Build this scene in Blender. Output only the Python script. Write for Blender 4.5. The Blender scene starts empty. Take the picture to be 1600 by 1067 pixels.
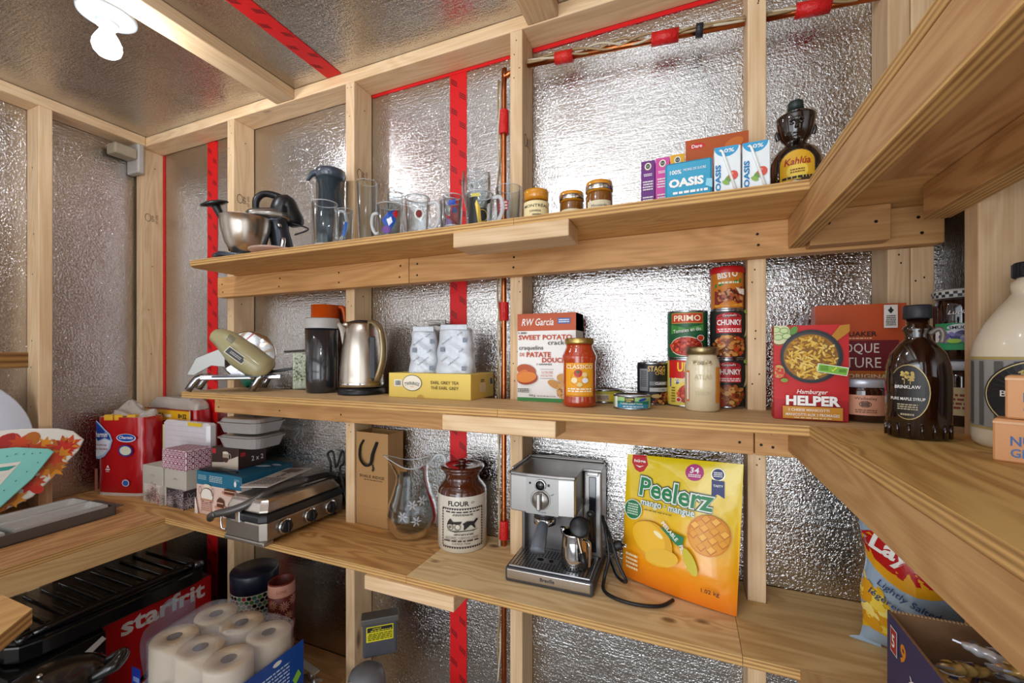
import bpy, bmesh, math, random
from math import sin, cos, pi, radians as R
from mathutils import Vector, Matrix
random.seed(7)
S = bpy.context.scene
COL = S.collection
# ---------------- camera, world, light, exposure ----------------
cam = bpy.data.cameras.new('camera'); camo = bpy.data.objects.new('camera', cam); COL.objects.link(camo)
cam.sensor_width = 36; cam.lens = 36*664/1600; cam.shift_y = 19.5/1600
camo.location = (0, 0, 0); camo.rotation_euler = (R(90), 0, R(22.4)); cam.clip_start = .02
S.camera = camo
S.view_settings.view_transform = 'Standard'; S.view_settings.look = 'None'
S.view_settings.gamma = 1; S.view_settings.use_curve_mapping = False
S.view_settings.exposure = EXPO = 0.2
w = bpy.data.worlds.new('world'); S.world = w; w.use_nodes = True
w.node_tree.nodes['Background'].inputs[0].default_value = (.85, .92, 1, 1)
w.node_tree.nodes['Background'].inputs[1].default_value = .6
BULB_POWER = 125
FX0, FX1, FY, FZ = -2.32, .51, 1.219, .966      # foil planes and ceiling
FLOOR = -1.45; REAR = -1.15
def area(name, loc, rot, sx, sy, p, col):
    l = bpy.data.lights.new(name, 'AREA'); l.shape = 'RECTANGLE'; l.size = sx; l.size_y = sy; l.energy = p; l.color = col
    o = bpy.data.objects.new(name, l); COL.objects.link(o); o.location = loc; o.rotation_euler = rot
    return o
area('rear_fill_light', (-.9, REAR-.25, -.25), (R(90), 0, 0), 2.5, 2.2, 30, (.95, .97, 1))  # added wide soft fill behind the camera, brightens the lower shelves

area('daylight_from_doorway', (-.35, REAR-.3, -.25), (R(90), 0, 0), .75, 1.9, 13, (.84, .92, 1))
# ---------------- helpers ----------------
def lin(h):
    h = h.lstrip('#'); c = [int(h[i:i+2], 16)/255 for i in (0, 2, 4)]
    return tuple(x/12.92 if x <= .04045 else ((x+.055)/1.055)**2.4 for x in c)+(1,)
MC = {}
def m(h, rough=.5, metal=0, trans=0, coat=0, emit=0, ior=1.45, bump=0, bscale=200, alpha=1, aniso=0):
    k = (h, rough, metal, trans, coat, emit, ior, bump, bscale, alpha, aniso)
    if k in MC: return MC[k]
    a = bpy.data.materials.new('mat_'+h.lstrip('#')); a.use_nodes = True; nt = a.node_tree
    p = nt.nodes['Principled BSDF']; I = p.inputs
    I['Base Color'].default_value = lin(h); I['Roughness'].default_value = rough; I['Metallic'].default_value = metal
    I['Transmission Weight'].default_value = trans; I['Coat Weight'].default_value = coat; I['IOR'].default_value = ior
    I['Alpha'].default_value = alpha; I['Coat Roughness'].default_value = .08
    if aniso: I['Anisotropic'].default_value = aniso
    if emit: I['Emission Color'].default_value = lin(h); I['Emission Strength'].default_value = emit
    if bump:
        t = nt.nodes.new('ShaderNodeTexCoord'); n = nt.nodes.new('ShaderNodeTexNoise'); n.inputs['Scale'].default_value = bscale
        n.inputs['Detail'].default_value = 4
        b = nt.nodes.new('ShaderNodeBump'); b.inputs['Strength'].default_value = bump; b.inputs['Distance'].default_value = .004
        L = nt.links.new; L(t.outputs['Object'], n.inputs['Vector']); L(n.outputs['Fac'], b.inputs['Height']); L(b.outputs['Normal'], I['Normal'])
    MC[k] = a; return a
def nodes(name):
    a = bpy.data.materials.new(name); a.use_nodes = True; nt = a.node_tree
    def N(t, **kw):
        n = nt.nodes.new('ShaderNode'+t)
        for k, v in kw.items():
            if k[0] == '_': setattr(n, k[1:], v)
            else: n.inputs[k].default_value = v
        return n
    return a, nt, N, nt.links.new, nt.nodes['Principled BSDF']
def ramp(N, stops):
    r = N('ValToRGB'); e = r.color_ramp.elements
    e[0].position, e[0].color = stops[0]; e[1].position, e[1].color = stops[-1]
    for p, c in stops[1:-1]:
        x = e.new(p); x.color = c
    return r
WC = {}
def wood(base, dark, ax='x', knots=.5, fig=.5, fine=1.0, flat=False):
    """grain along ax; base/dark are hex"""
    k = (base, dark, ax, knots, fig, fine, flat)
    if k in WC: return WC[k]
    a, nt, N, L, P = nodes('wood_'+base.lstrip('#')+ax)
    t = N('TexCoord'); oi = N('ObjectInfo'); ml = N('VectorMath', _operation='SCALE'); ml.inputs[0].default_value = (37, 19, 53)
    L(oi.outputs['Random'], ml.inputs['Scale']); ad = N('VectorMath', _operation='ADD')
    L(t.outputs['Object'], ad.inputs[0]); L(ml.outputs[0], ad.inputs[1])
    i = 'xyz'.index(ax)
    def mp(sa, sc):
        q = N('Mapping'); v = [sc]*3; v[i] = sa; v[2] = 0 if flat and sc < 20 else v[2]; q.inputs['Scale'].default_value = v; L(ad.outputs[0], q.inputs['Vector']); return q
    kn = N('TexVoronoi', Scale=1.0); q = mp(6.0 if flat else 3.2, 9.5); L(q.outputs[0], kn.inputs['Vector'])
    # figure: low-frequency noise turned into contour rings
    q2 = mp(1.1, 9.0); n1 = N('TexNoise', Scale=1.0, Detail=2.0, Distortion=.3); L(q2.outputs[0], n1.inputs['Vector'])
    sub = N('Math', _operation='MULTIPLY_ADD'); sub.inputs[1].default_value = .35
    kd = N('Math', _operation='MINIMUM'); kd.inputs[1].default_value = .3; L(kn.outputs['Distance'], kd.inputs[0])
    L(kd.outputs[0], sub.inputs[0]); L(n1.outputs['Fac'], sub.inputs[2])
    wv = N('Math', _operation='MULTIPLY'); wv.inputs[1].default_value = 75; L(sub.outputs[0], wv.inputs[0])
    sn = N('Math', _operation='SINE'); L(wv.outputs[0], sn.inputs[0])
    q3 = mp(5, 260*fine); n2 = N('TexNoise', Scale=1.0, Detail=3.0); L(q3.outputs[0], n2.inputs['Vector'])
    q4 = mp(2, 5); n3 = N('TexNoise', Scale=1.0, Detail=1.0); L(q4.outputs[0], n3.inputs['Vector'])
    f1 = N('Math', _operation='MULTIPLY_ADD'); f1.inputs[1].default_value = .24*fig; L(sn.outputs[0], f1.inputs[0]); 
    f2 = N('Math', _operation='MULTIPLY_ADD'); f2.inputs[1].default_value = .8; f2.inputs[2].default_value = -.22; L(n2.outputs['Fac'], f2.inputs[0]); L(f2.outputs[0], f1.inputs[2])
    f3 = N('Math', _operation='MULTIPLY_ADD', _use_clamp=True); f3.inputs[1].default_value = .55; L(n3.outputs['Fac'], f3.inputs[0])
    f4 = N('Math', _operation='ADD'); f4.inputs[1].default_value = -.22; L(f1.outputs[0], f4.inputs[0]); L(f4.outputs[0], f3.inputs[2])
    mx = N('Mix', _data_type='RGBA'); mx.inputs[6].default_value = lin(base); mx.inputs[7].default_value = lin(dark); L(f3.outputs[0], mx.inputs[0])
    # knots
    cr = ramp(N, [(0, (1, 1, 1, 1)), (.07, (.85, .85, .85, 1)), (.13, (0, 0, 0, 1))]); L(kn.outputs['Distance'], cr.inputs['Fac'])
    sp = N('SeparateColor'); L(kn.outputs['Color'], sp.inputs[0])
    th = N('Math', _operation='LESS_THAN'); th.inputs[1].default_value = knots*.5; L(sp.outputs[0], th.inputs[0])
    mm = N('Math', _operation='MULTIPLY'); L(cr.outputs['Color'], mm.inputs[0]); L(th.outputs[0], mm.inputs[1])
    m2 = N('Math', _operation='MULTIPLY'); m2.inputs[1].default_value = .85; L(mm.outputs[0], m2.inputs[0])
    mk = N('Mix', _data_type='RGBA'); mk.inputs[7].default_value = lin('#5a3318'); L(m2.outputs[0], mk.inputs[0]); L(mx.outputs[2], mk.inputs[6])
    hs = N('HueSaturation'); rv = N('MapRange'); rv.inputs['To Min'].default_value = .88; rv.inputs['To Max'].default_value = 1.1
    L(oi.outputs['Random'], rv.inputs['Value']); L(rv.outputs[0], hs.inputs['Value']); L(mk.outputs[2], hs.inputs['Color'])
    L(hs.outputs[0], P.inputs['Base Color']); P.inputs['Roughness'].default_value = .55; P.inputs['Specular IOR Level'].default_value = .35
    b = N('Bump', Strength=.25, Distance=.001); L(n2.outputs['Fac'], b.inputs['Height']); L(b.outputs['Normal'], P.inputs['Normal'])
    WC[k] = a; return a
def ply_edge(base='#d3a766', dark='#85592e', ax='Z'):
    k = ('edge', base, dark, ax)
    if k in WC: return WC[k]
    a, nt, N, L, P = nodes('plywood_edge')
    t = N('TexCoord'); s = N('SeparateXYZ'); L(t.outputs['Object'], s.inputs[0])
    q = N('Mapping'); q.inputs['Scale'].default_value = (12, 12, 300); n = N('TexNoise', Scale=1.0, Detail=3.0); L(t.outputs['Object'], q.inputs['Vector']); L(q.outputs[0], n.inputs['Vector'])
    z = N('Math', _operation='MULTIPLY_ADD'); z.inputs[1].default_value = 2*pi/.0076; z.inputs[2].default_value = 3.1; L(s.outputs[ax], z.inputs[0])
    sn = N('Math', _operation='SINE'); L(z.outputs[0], sn.inputs[0])
    f = N('Math', _operation='MULTIPLY_ADD', _use_clamp=True); f.inputs[1].default_value = .38; L(sn.outputs[0], f.inputs[0])
    n0 = N('Math', _operation='ADD'); n0.inputs[1].default_value = -.15; L(n.outputs['Fac'], n0.inputs[0]); L(n0.outputs[0], f.inputs[2])
    mx = N('Mix', _data_type='RGBA'); mx.inputs[6].default_value = lin(base); mx.inputs[7].default_value = lin(dark)
    L(f.outputs[0], mx.inputs[0]); L(mx.outputs[2], P.inputs['Base Color']); P.inputs['Roughness'].default_value = .7
    WC[k] = a; return a
def foil(name, ax='x', lines=1.0):
    a, nt, N, L, P = nodes(name)
    t = N('TexCoord')
    P.inputs['Base Color'].default_value = (.57, .555, .54, 1); P.inputs['Metallic'].default_value = 1; P.inputs['Roughness'].default_value = .13
    n1 = N('TexNoise', Scale=150.0, Detail=2.5, Distortion=1.2); L(t.outputs['Object'], n1.inputs['Vector'])
    q = N('Mapping'); v = [150.0]*3; v['xyz'.index(ax)] = 12.0; q.inputs['Scale'].default_value = v; L(t.outputs['Object'], q.inputs['Vector'])
    n2 = N('TexNoise', Scale=1.0, Detail=2.0, Distortion=.6); L(q.outputs[0], n2.inputs['Vector'])
    n3 = N('TexNoise', Scale=5.0, Detail=1.0); L(t.outputs['Object'], n3.inputs['Vector'])
    ad = N('Math', _operation='MULTIPLY_ADD'); ad.inputs[1].default_value = .7*lines; L(n2.outputs['Fac'], ad.inputs[0]); L(n1.outputs['Fac'], ad.inputs[2])
    b = N('Bump', Strength=1.0, Distance=.0015); L(ad.outputs[0], b.inputs['Height'])
    b2 = N('Bump', Strength=.6, Distance=.012); L(n3.outputs['Fac'], b2.inputs['Height']); L(b.outputs['Normal'], b2.inputs['Normal'])
    L(b2.outputs['Normal'], P.inputs['Normal'])
    return a
def thin_glass(h, edge=.62):
    a, nt, N, L, P = nodes('thin_glass'); out = nt.nodes['Material Output']
    tr = N('BsdfTransparent'); tr.inputs[0].default_value = lin(h); gl = N('BsdfGlossy', Roughness=.12); gl.inputs[0].default_value = (1, 1, 1, 1)
    lw = N('LayerWeight', Blend=.22); pw = N('Math', _operation='MULTIPLY_ADD', _use_clamp=True); pw.inputs[1].default_value = edge; pw.inputs[2].default_value = .012
    L(lw.outputs['Fresnel'], pw.inputs[0]); mx = N('MixShader'); L(pw.outputs[0], mx.inputs[0]); L(tr.outputs[0], mx.inputs[1]); L(gl.outputs[0], mx.inputs[2]); L(mx.outputs[0], out.inputs['Surface']); return a
def mapM(loc=(0, 0, 0), rz=0, rx=0, ry=0):
    return Matrix.Translation(loc) @ Matrix.Rotation(rz, 4, 'Z') @ Matrix.Rotation(ry, 4, 'Y') @ Matrix.Rotation(rx, 4, 'X')
class MB:
    def __init__(s): s.bm = bmesh.new(); s.mats = []
    def mi(s, mat):
        if mat not in s.mats: s.mats.append(mat)
        return s.mats.index(mat)
    def add(s, b, mat=None, M=None, smooth=False):
        if M is not None: b.transform(M)
        for f in b.faces:
            if mat is not None: f.material_index = s.mi(mat)
            f.smooth = smooth
        t = bpy.data.meshes.new('t'); b.to_mesh(t); b.free(); s.bm.from_mesh(t); bpy.data.meshes.remove(t); return s
    def box(s, x0, x1, y0, y1, z0, z1, mat, bev=0, seg=2, M=None, smooth=False):
        b = bmesh.new(); bmesh.ops.create_cube(b, size=1)
        for v in b.verts: v.co = ((x0+x1)/2+v.co.x*(x1-x0), (y0+y1)/2+v.co.y*(y1-y0), (z0+z1)/2+v.co.z*(z1-z0))
        if bev: bmesh.ops.bevel(b, geom=b.edges[:], offset=bev, segments=seg, affect='EDGES', profile=.5)
        return s.add(b, mat, M, smooth)
    def prism(s, poly, z0, z1, mat, M=None, bev=0, seg=2, smooth=False, top=None):
        """poly in local XY, extruded in z; top = scale of the top outline"""
        b = bmesh.new(); k = top if top is not None else 1
        cx = sum(p[0] for p in poly)/len(poly); cy = sum(p[1] for p in poly)/len(poly)
        A = [b.verts.new((p[0], p[1], z0)) for p in poly]; B = [b.verts.new((cx+(p[0]-cx)*k, cy+(p[1]-cy)*k, z1)) for p in poly]
        n = len(poly); b.faces.new(A[::-1]); tf = b.faces.new(B)
        for i in range(n): b.faces.new((A[i], A[(i+1) % n], B[(i+1) % n], B[i]))
        bmesh.ops.recalc_face_normals(b, faces=b.faces[:])
        if bev:
            es = [e for f in b.faces if abs(f.normal.z) > .9 for e in f.edges]
            bmesh.ops.bevel(b, geom=list(set(es)), offset=bev, segments=seg, affect='EDGES', profile=.5)
        return s.add(b, mat, M, smooth)
    def lathe(s, prof, mat, n=40, M=None, smooth=True, a0=0, a1=2*pi, sx=1, sy=1):
        b = bmesh.new(); full = abs(a1-a0-2*pi) < 1e-6; rings = []
        for r, z in prof:
            if r < 1e-6: rings.append([b.verts.new((0, 0, z))])
            else: rings.append([b.verts.new((r*sx*cos(a0+(a1-a0)*i/n), r*sy*sin(a0+(a1-a0)*i/n), z)) for i in range(n if full else n+1)])
        for A, B in zip(rings, rings[1:]):
            if len(A) == 1 and len(B) == 1: continue
            k = n
            for i in range(k):
                j = (i+1) % n if full else i+1
                if len(A) == 1: b.faces.new((A[0], B[j], B[i]))
                elif len(B) == 1: b.faces.new((A[i], A[j], B[0]))
                else: b.faces.new((A[i], A[j], B[j], B[i]))
        bmesh.ops.recalc_face_normals(b, faces=b.faces[:])
        return s.add(b, mat, M, smooth)
    def cyl(s, r, z0, z1, mat, n=32, M=None, bev=0, r1=None):
        r1 = r if r1 is None else r1
        p = [(0, z0), (r-bev, z0), (r, z0+bev), (r1, z1-bev), (r1-bev, z1), (0, z1)] if bev else [(0, z0), (r, z0), (r, z0), (r1, z1), (r1, z1), (0, z1)]
        if not bev:
            return s.prism([(r*cos(2*pi*i/n), r*sin(2*pi*i/n)) for i in range(n)], z0, z1, mat, M, top=r1/r)
        return s.lathe(p, mat, n, M)
    def tube(s, pts, r, mat, n=10, sm=0, closed=False, M=None, flat=1.0, up=None):
        P = [Vector(p) for p in pts]; rr = r if isinstance(r, (list, tuple)) else [r]*len(P)
        if sm:
            Q = []; q = []; c = len(P)
            for i in range(c if closed else c-1):
                p0, p1, p2, p3 = (P[(i-1) % c], P[i], P[(i+1) % c], P[(i+2) % c]) if closed else (P[max(i-1, 0)], P[i], P[i+1], P[min(i+2, c-1)])
                for k in range(sm):
                    t = k/sm
                    Q.append(.5*((2*p1)+(p2-p0)*t+(2*p0-5*p1+4*p2-p3)*t*t+(3*p1-p0-3*p2+p3)*t**3)); q.append(rr[i]*(1-t)+rr[(i+1) % c]*t)
            if not closed: Q.append(P[-1]); q.append(rr[-1])
            P, rr = Q, q
        b = bmesh.new(); N = len(P); rings = []
        u = Vector(up) if up else None
        for i in range(N):
            d = (P[(i+1) % N]-P[i-1]) if closed else (P[min(i+1, N-1)]-P[max(i-1, 0)])
            d.normalize()
            if u is None: u = Vector((0, 0, 1)) if abs(d.z) < .9 else Vector((1, 0, 0))
            a = d.cross(u); a.normalize(); 
            c2 = a.cross(d); c2.normalize()
            if not up: u = c2
            rings.append([b.verts.new(P[i]+a*rr[i]*cos(2*pi*k/n)+c2*rr[i]*flat*sin(2*pi*k/n)) for k in range(n)])
        for i in range(N if closed else N-1):
            A, B = rings[i], rings[(i+1) % N]
            for k in range(n): b.faces.new((A[k], A[(k+1) % n], B[(k+1) % n], B[k]))
        if not closed: b.faces.new(rings[0]); b.faces.new(rings[-1][::-1])
        bmesh.ops.recalc_face_normals(b, faces=b.faces[:])
        return s.add(b, mat, M, True)
    def grid(s, fn, nu, nv, mat, smooth=True, cu=False, cv=False, M=None):
        b = bmesh.new(); V = [[b.verts.new(fn(i/nu, j/nv)) for j in range(nv if cv else nv+1)] for i in range(nu if cu else nu+1)]
        for i in range(nu):
            for j in range(nv):
                i2 = (i+1) % nu if cu else i+1; j2 = (j+1) % nv if cv else j+1
                q = [V[i][j], V[i2][j], V[i2][j2], V[i][j2]]
                try: b.faces.new(q)
                except ValueError: pass
        bmesh.ops.remove_doubles(b, verts=b.verts[:], dist=1e-6)
        bmesh.ops.recalc_face_normals(b, faces=b.faces[:])
        return s.add(b, mat, M, smooth)
    def ball(s, c, rx, ry, rz, mat, n=20, M=None):
        b = bmesh.new(); bmesh.ops.create_uvsphere(b, u_segments=n, v_segments=max(6, n//2), radius=1)
        for v in b.verts: v.co = (c[0]+v.co.x*rx, c[1]+v.co.y*ry, c[2]+v.co.z*rz)
        return s.add(b, mat, M, True)
    def build(s, name, parent=None, loc=None, rz=0, rot=None, centre=False):
        me = bpy.data.meshes.new(name)
        if centre:
            lo = Vector([min(v.co[i] for v in s.bm.verts) for i in range(3)]); hi = Vector([max(v.co[i] for v in s.bm.verts) for i in range(3)])
            c = (lo+hi)/2; s.bm.transform(Matrix.Translation(-c)); loc = c
        s.bm.to_mesh(me); s.bm.free()
        for a in s.mats: me.materials.append(a)
        o = bpy.data.objects.new(name, me); COL.objects.link(o)
        if parent: o.parent = parent
        if loc is not None: o.location = loc
        o.rotation_euler = rot if rot else (0, 0, rz)
        return o
EPS = .00035
class Face:
    """printing surface: (x, z, layer) -> point; flat plane facing -Y of M, or cylinder of radius rad"""
    def __init__(s, mb, M=None, rad=None, layer=1, fn=None, clip=None): s.mb, s.M, s.rad, s.l, s.fn, s.clip = mb, M or Matrix.Identity(4), rad, layer, fn, clip
    def pt(s, x, z):
        d = EPS*s.l
        if s.clip: x = min(max(x, s.clip[0]), s.clip[1]); z = min(max(z, s.clip[2]), s.clip[3])
        if s.fn: return s.M @ Vector(s.fn(x, z, d))
        if s.rad:
            a = x/s.rad; r = s.rad+d; return s.M @ Vector((r*sin(a), -r*cos(a), z))
        return s.M @ Vector((x, -d, z))
    def nxt(s): s.l += 1
    def rect(s, x0, x1, z0, z1, mat, step=.004, zs=1):
        bend = s.rad or s.fn; n = max(1, int(abs(x1-x0)/step)) if bend else 1; k = max(1, int(abs(z1-z0)/step)) if s.fn else zs
        b = bmesh.new(); V = [[b.verts.new(s.pt(x0+(x1-x0)*i/n, z0+(z1-z0)*j/k)) for j in range(k+1)] for i in range(n+1)]
        for i in range(n):
            for j in range(k): b.faces.new((V[i][j], V[i+1][j], V[i+1][j+1], V[i][j+1]))
        s.mb.add(b, mat); s.nxt(); return s
    def poly(s, pts, mat, same=False):
        b = bmesh.new(); 
        cx = sum(p[0] for p in pts)/len(pts); cz = sum(p[1] for p in pts)/len(pts); c = b.verts.new(s.pt(cx, cz))
        if s.rad or s.fn:
            K = 5 if s.fn and max(abs(p[0]-cx)+abs(p[1]-cz) for p in pts) > .02 else 2; n = len(pts)
            R_ = [[b.verts.new(s.pt(cx+(p[0]-cx)*k/K, cz+(p[1]-cz)*k/K)) for p in pts] for k in range(1, K+1)]
            for i in range(n):
                j = (i+1) % n; b.faces.new((c, R_[0][i], R_[0][j]))
                for k in range(K-1): b.faces.new((R_[k][i], R_[k+1][i], R_[k+1][j], R_[k][j]))
        else:
            V = [b.verts.new(s.pt(*p)) for p in pts]; b.faces.new(V); b.verts.remove(c)
        s.mb.add(b, mat)
        if not same: s.nxt()
        return s
    def ell(s, cx, cz, rx, rz, mat, n=20, rot=0, same=False):
        return s.poly([(cx+rx*cos(t)*cos(rot)-rz*sin(t)*sin(rot), cz+rx*cos(t)*sin(rot)+rz*sin(t)*cos(rot)) for t in [2*pi*i/n for i in range(n)]], mat, same)
    def ring(s, cx, cz, rx, rz, th, mat, n=28, rot=0):
        b = bmesh.new(); A = []; B = []
        for i in range(n):
            t = 2*pi*i/n
            for L, k in ((A, 0), (B, th)):
                x, z = (rx-k)*cos(t), (rz-k)*sin(t); L.append(b.verts.new(s.pt(cx+x*cos(rot)-z*sin(rot), cz+x*sin(rot)+z*cos(rot))))
        for i in range(n): b.faces.new((A[i], A[(i+1) % n], B[(i+1) % n], B[i]))
        s.mb.add(b, mat); s.nxt(); return s
    def blobs(s, x0, x1, z0, z1, cols, n, r0, r1, seed=1, inside=None, asp=.6):
        rn = random.Random(seed)
        for i in range(n):
            x = rn.uniform(x0, x1); z = rn.uniform(z0, z1)
            if inside and ((x-inside[0])/inside[2])**2+((z-inside[1])/inside[3])**2 > 1: continue
            r = rn.uniform(r0, r1); s.l += .15; s.ell(x, z, r, r*rn.uniform(asp, 1), m(rn.choice(cols), .4), 9, rn.uniform(0, pi), True)
        s.nxt(); return s
    def txt(s, t, x, z, w=None, h=.01, mat=None, bold=0, al='c', rot=0, arc=0, shear=0):
        """text with its bounding box centred (or left/right) at x, vertical centre z, width w, height h"""
        cu = bpy.data.curves.new('t', 'FONT'); cu.body = t; cu.offset = bold; cu.resolution_u = 2; cu.shear = shear
        ob = bpy.data.objects.new('t', cu); me = bpy.data.meshes.new_from_object(ob)
        xs = [v.co.x for v in me.vertices]; ys = [v.co.y for v in me.vertices]
        if not xs: return s
        bx0, bx1, by0, by1 = min(xs), max(xs), min(ys), max(ys)
        kz = h/(by1-by0); kx = w/(bx1-bx0) if w else kz; W = (bx1-bx0)*kx
        ox = {'c': -W/2, 'l': 0, 'r': -W}[al]
        b = bmesh.new(); b.from_mesh(me)
        if s.fn and h > .02:
            bmesh.ops.triangulate(b, faces=b.faces[:])
            for _ in range(3):
                es = [e for e in b.edges if e.calc_length()*kz > .007]
                if es: bmesh.ops.subdivide_edges(b, edges=es, cuts=1)
        for v in b.verts:
            px = (v.co.x-bx0)*kx+ox; pz = (v.co.y-by0)*kz-h/2
            if arc:
                a = px/arc; q = arc+pz; px, pz = q*sin(a), q*cos(a)-arc
            v.co = s.pt(x+px*cos(rot)-pz*sin(rot), z+px*sin(rot)+pz*cos(rot))
        s.mb.add(b, mat); bpy.data.objects.remove(ob); bpy.data.curves.remove(cu); bpy.data.meshes.remove(me); s.nxt(); return s
    def lines(s, x0, x1, z0, z1, n, mat, seed=3, fill=.55):
        """small illegible print: broken words in rows"""
        rn = random.Random(seed); dz = (z1-z0)/n
        for i in range(n):
            x = x0+rn.uniform(0, .06)*(x1-x0); zc = z0+dz*(i+.5)
            while x < x1:
                wd = min(rn.uniform(.06, .2)*(x1-x0), x1-x)
                s.poly([(x, zc-dz*fill/2), (x+wd, zc-dz*fill/2), (x+wd, zc+dz*fill/2), (x, zc+dz*fill/2)], mat, True); x += wd+.035*(x1-x0)
        s.nxt(); return s
def tag(o, label=None, cat=None, group=None, kind=None):
    for k, v in (('label', label), ('category', cat), ('group', group), ('kind', kind)):
        if v: o[k] = v
    return o
def thing(name, label, cat, loc, rz=0, group=None, rot=None):
    o = bpy.data.objects.new(name, None); COL.objects.link(o); o.location = loc; o.rotation_euler = rot if rot else (0, 0, rz)
    o.empty_display_size = .02
    return tag(o, label, cat, group)
def struct(o): o['kind'] = 'structure'; return o
def dup(src, loc=None, rz=None, label=None, parent=None):
    c = src.copy(); COL.objects.link(c)
    if parent: c.parent = parent
    if loc is not None: c.location = loc
    if rz is not None: c.rotation_euler = (0, 0, rz)
    if label: c['label'] = label
    for ch in list(src.children): dup(ch, parent=c)
    return c
# ---------------- room shell ----------------
FB = foil('foil_back', 'x'); FL = foil('foil_left', 'y'); FC = foil('foil_ceiling', 'x', .8)
concrete = m('#8b8680', .8, bump=.4, bscale=40)
drywall = m('#c9bba5', .8)
T = .03
struct(MB().box(FX0-T, FX1+T, FY, FY+T, FLOOR, FZ, FB).build('wall_back'))
struct(MB().box(FX0-T, FX0, REAR, FY, FLOOR, FZ, FL).build('wall_left'))
struct(MB().box(FX1, FX1+T, REAR, FY, FLOOR, FZ, FL).build('wall_right'))
struct(MB().box(FX0-T, FX1+T, REAR-T, FY+T, FZ, FZ+T, FC).build('ceiling'))
struct(MB().box(FX0-T, FX1+T, REAR-1.6, FY+T, FLOOR-T, FLOOR, concrete).build('floor'))
f_ = MB().box(FX0-T, -2.16, REAR-T, REAR, FLOOR, FZ, drywall).box(.36, FX1+T, REAR-T, REAR, FLOOR, FZ, drywall).box(-2.16, .36, REAR-T, REAR, .86, FZ, drywall)
struct(f_.build('wall_rear'))
# ---------------- timber frame ----------------
PINE, PINED = '#e6c8a0', '#ba8a54'
WZ = wood(PINE, PINED, 'z', .5, .5); WX = wood(PINE, PINED, 'x', .6, .5); WY = wood(PINE, PINED, 'y', .6, .5)
WOX = wood('#d1a068', '#a06a32', 'x', .6, .6); WOY = wood('#cda06c', '#a06a3a', 'y', .5, .8)
inkm = m('#3b3128', .8); screwm = m('#2a2320', .5, .6)
def bar(name, x0, x1, y0, y1, z0, z1, mat, label, cat, group=None, bev=.0025, extra=None, kind=None):
    b = MB().box(x0, x1, y0, y1, z0, z1, mat, bev)
    if extra: extra(b)
    return tag(b.build(name, centre=True), label, cat, group, kind)
SY = 1.13
def stud(x0, label, w=.038, z0=FLOOR, z1=.926, extra=None, y0=SY):
    def ex(b):
        F = Face(b, mapM((x0+w/2, y0, 0)))
        rn = random.Random(int(x0*1000))
        for zz in (.18, .03, -.05, -.24, -.6, .80, .88):
            for _ in range(2): F.ell(rn.uniform(-.012, .012), zz+rn.uniform(-.03, .03), .0016, .0022, screwm, 8, 0, True)
        G = Face(b, mapM((x0+w, y0+.045, 0), R(90)))
        G.txt('SPF', 0, .62, .03, .012, inkm, rot=R(90)); G.txt('HT 4705', .015, .62, .04, .009, inkm, rot=R(90)); G.ring(-.02, .62, .012, .018, .002, inkm)
        for zz in (.85, .4, .2, .0, -.3):
            G.ell(rn.uniform(-.02, .02), zz, .002, .003, screwm, 8, 0, True)
    return bar('wall_stud', x0, x0+w, y0, FY-.002, z0, z1, WZ, label, 'stud', extra=ex)
stud(-2.304, 'corner stud of the back wall, at the far left beside the red-edged seam')
stud(-1.69, 'back wall stud rising behind the mixing bowl, first one left of the dark pitcher')
stud(-1.083, 'back wall stud between the dark pitcher and the tall clear glasses')
stud(-.472, 'back wall stud beside the copper pipe, in the middle of the picture')
stud(.131, 'back wall stud just left of the dark figure shaped bottle')
stud(.391, 'left stud of the doubled pair in the right back corner', .037)
stud(.429, 'right stud of the doubled pair in the right back corner', .038)
def side_stud(x0, x1, y0, label, y1=None):
    def ex(b):
        F = Face(b, mapM(((x0+x1)/2, y0, 0)))
        rn = random.Random(int(y0*999))
        for zz in (.7, .45, .3, .05, -.05, -.2): F.ell(rn.uniform(-.03, .03), zz, .003, .0035, screwm, 8, 0, True)
    return bar('wall_stud', x0, x1, y0, (y1 or y0+.038), FLOOR, .926, WZ, label, 'stud', extra=ex)
side_stud(FX0+.002, -2.23, .79, 'left wall stud standing clear between two foil panels')
side_stud(FX0+.002, -2.23, .18, 'left wall stud outside the picture, nearer the doorway')
side_stud(FX0+.002, -2.23, -.43, 'left wall stud outside the picture, beside the doorway')
side_stud(.42, FX1-.002, .89, 'right wall stud behind the large syrup jug')
side_stud(.42, FX1-.002, .28, 'right wall stud outside the picture, above the snack bars')
def pl(name, x0, x1, y0, y1, label, mt):
    struct(bar(name, x0, x1, y0, y1, .926, .9655, mt, None, None))
pl('trim_1', FX0+.002, FX1-.002, SY, FY-.002, '', WX)
pl('trim_2', FX0+.002, -2.23, REAR+.01, SY-.001, '', WY)
pl('trim_3', .42, FX1-.002, REAR+.01, SY-.001, '', WY)
struct(bar('trim_4', FX0+.002, -.43, 1.165, FY-.002, FLOOR+.005, FLOOR+.043, WX, None, None))
bar('ceiling_joist', -1.413, -1.324, REAR+.01, SY-.001, .928, .9655, WY, 'flat ceiling joist running beside the light bulb', 'joist')
bar('ceiling_joist', -.417, -.328, REAR+.01, SY-.001, .928, .9655, WY, 'flat ceiling joist meeting the top plate above the pipe, at the top centre', 'joist')
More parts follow.
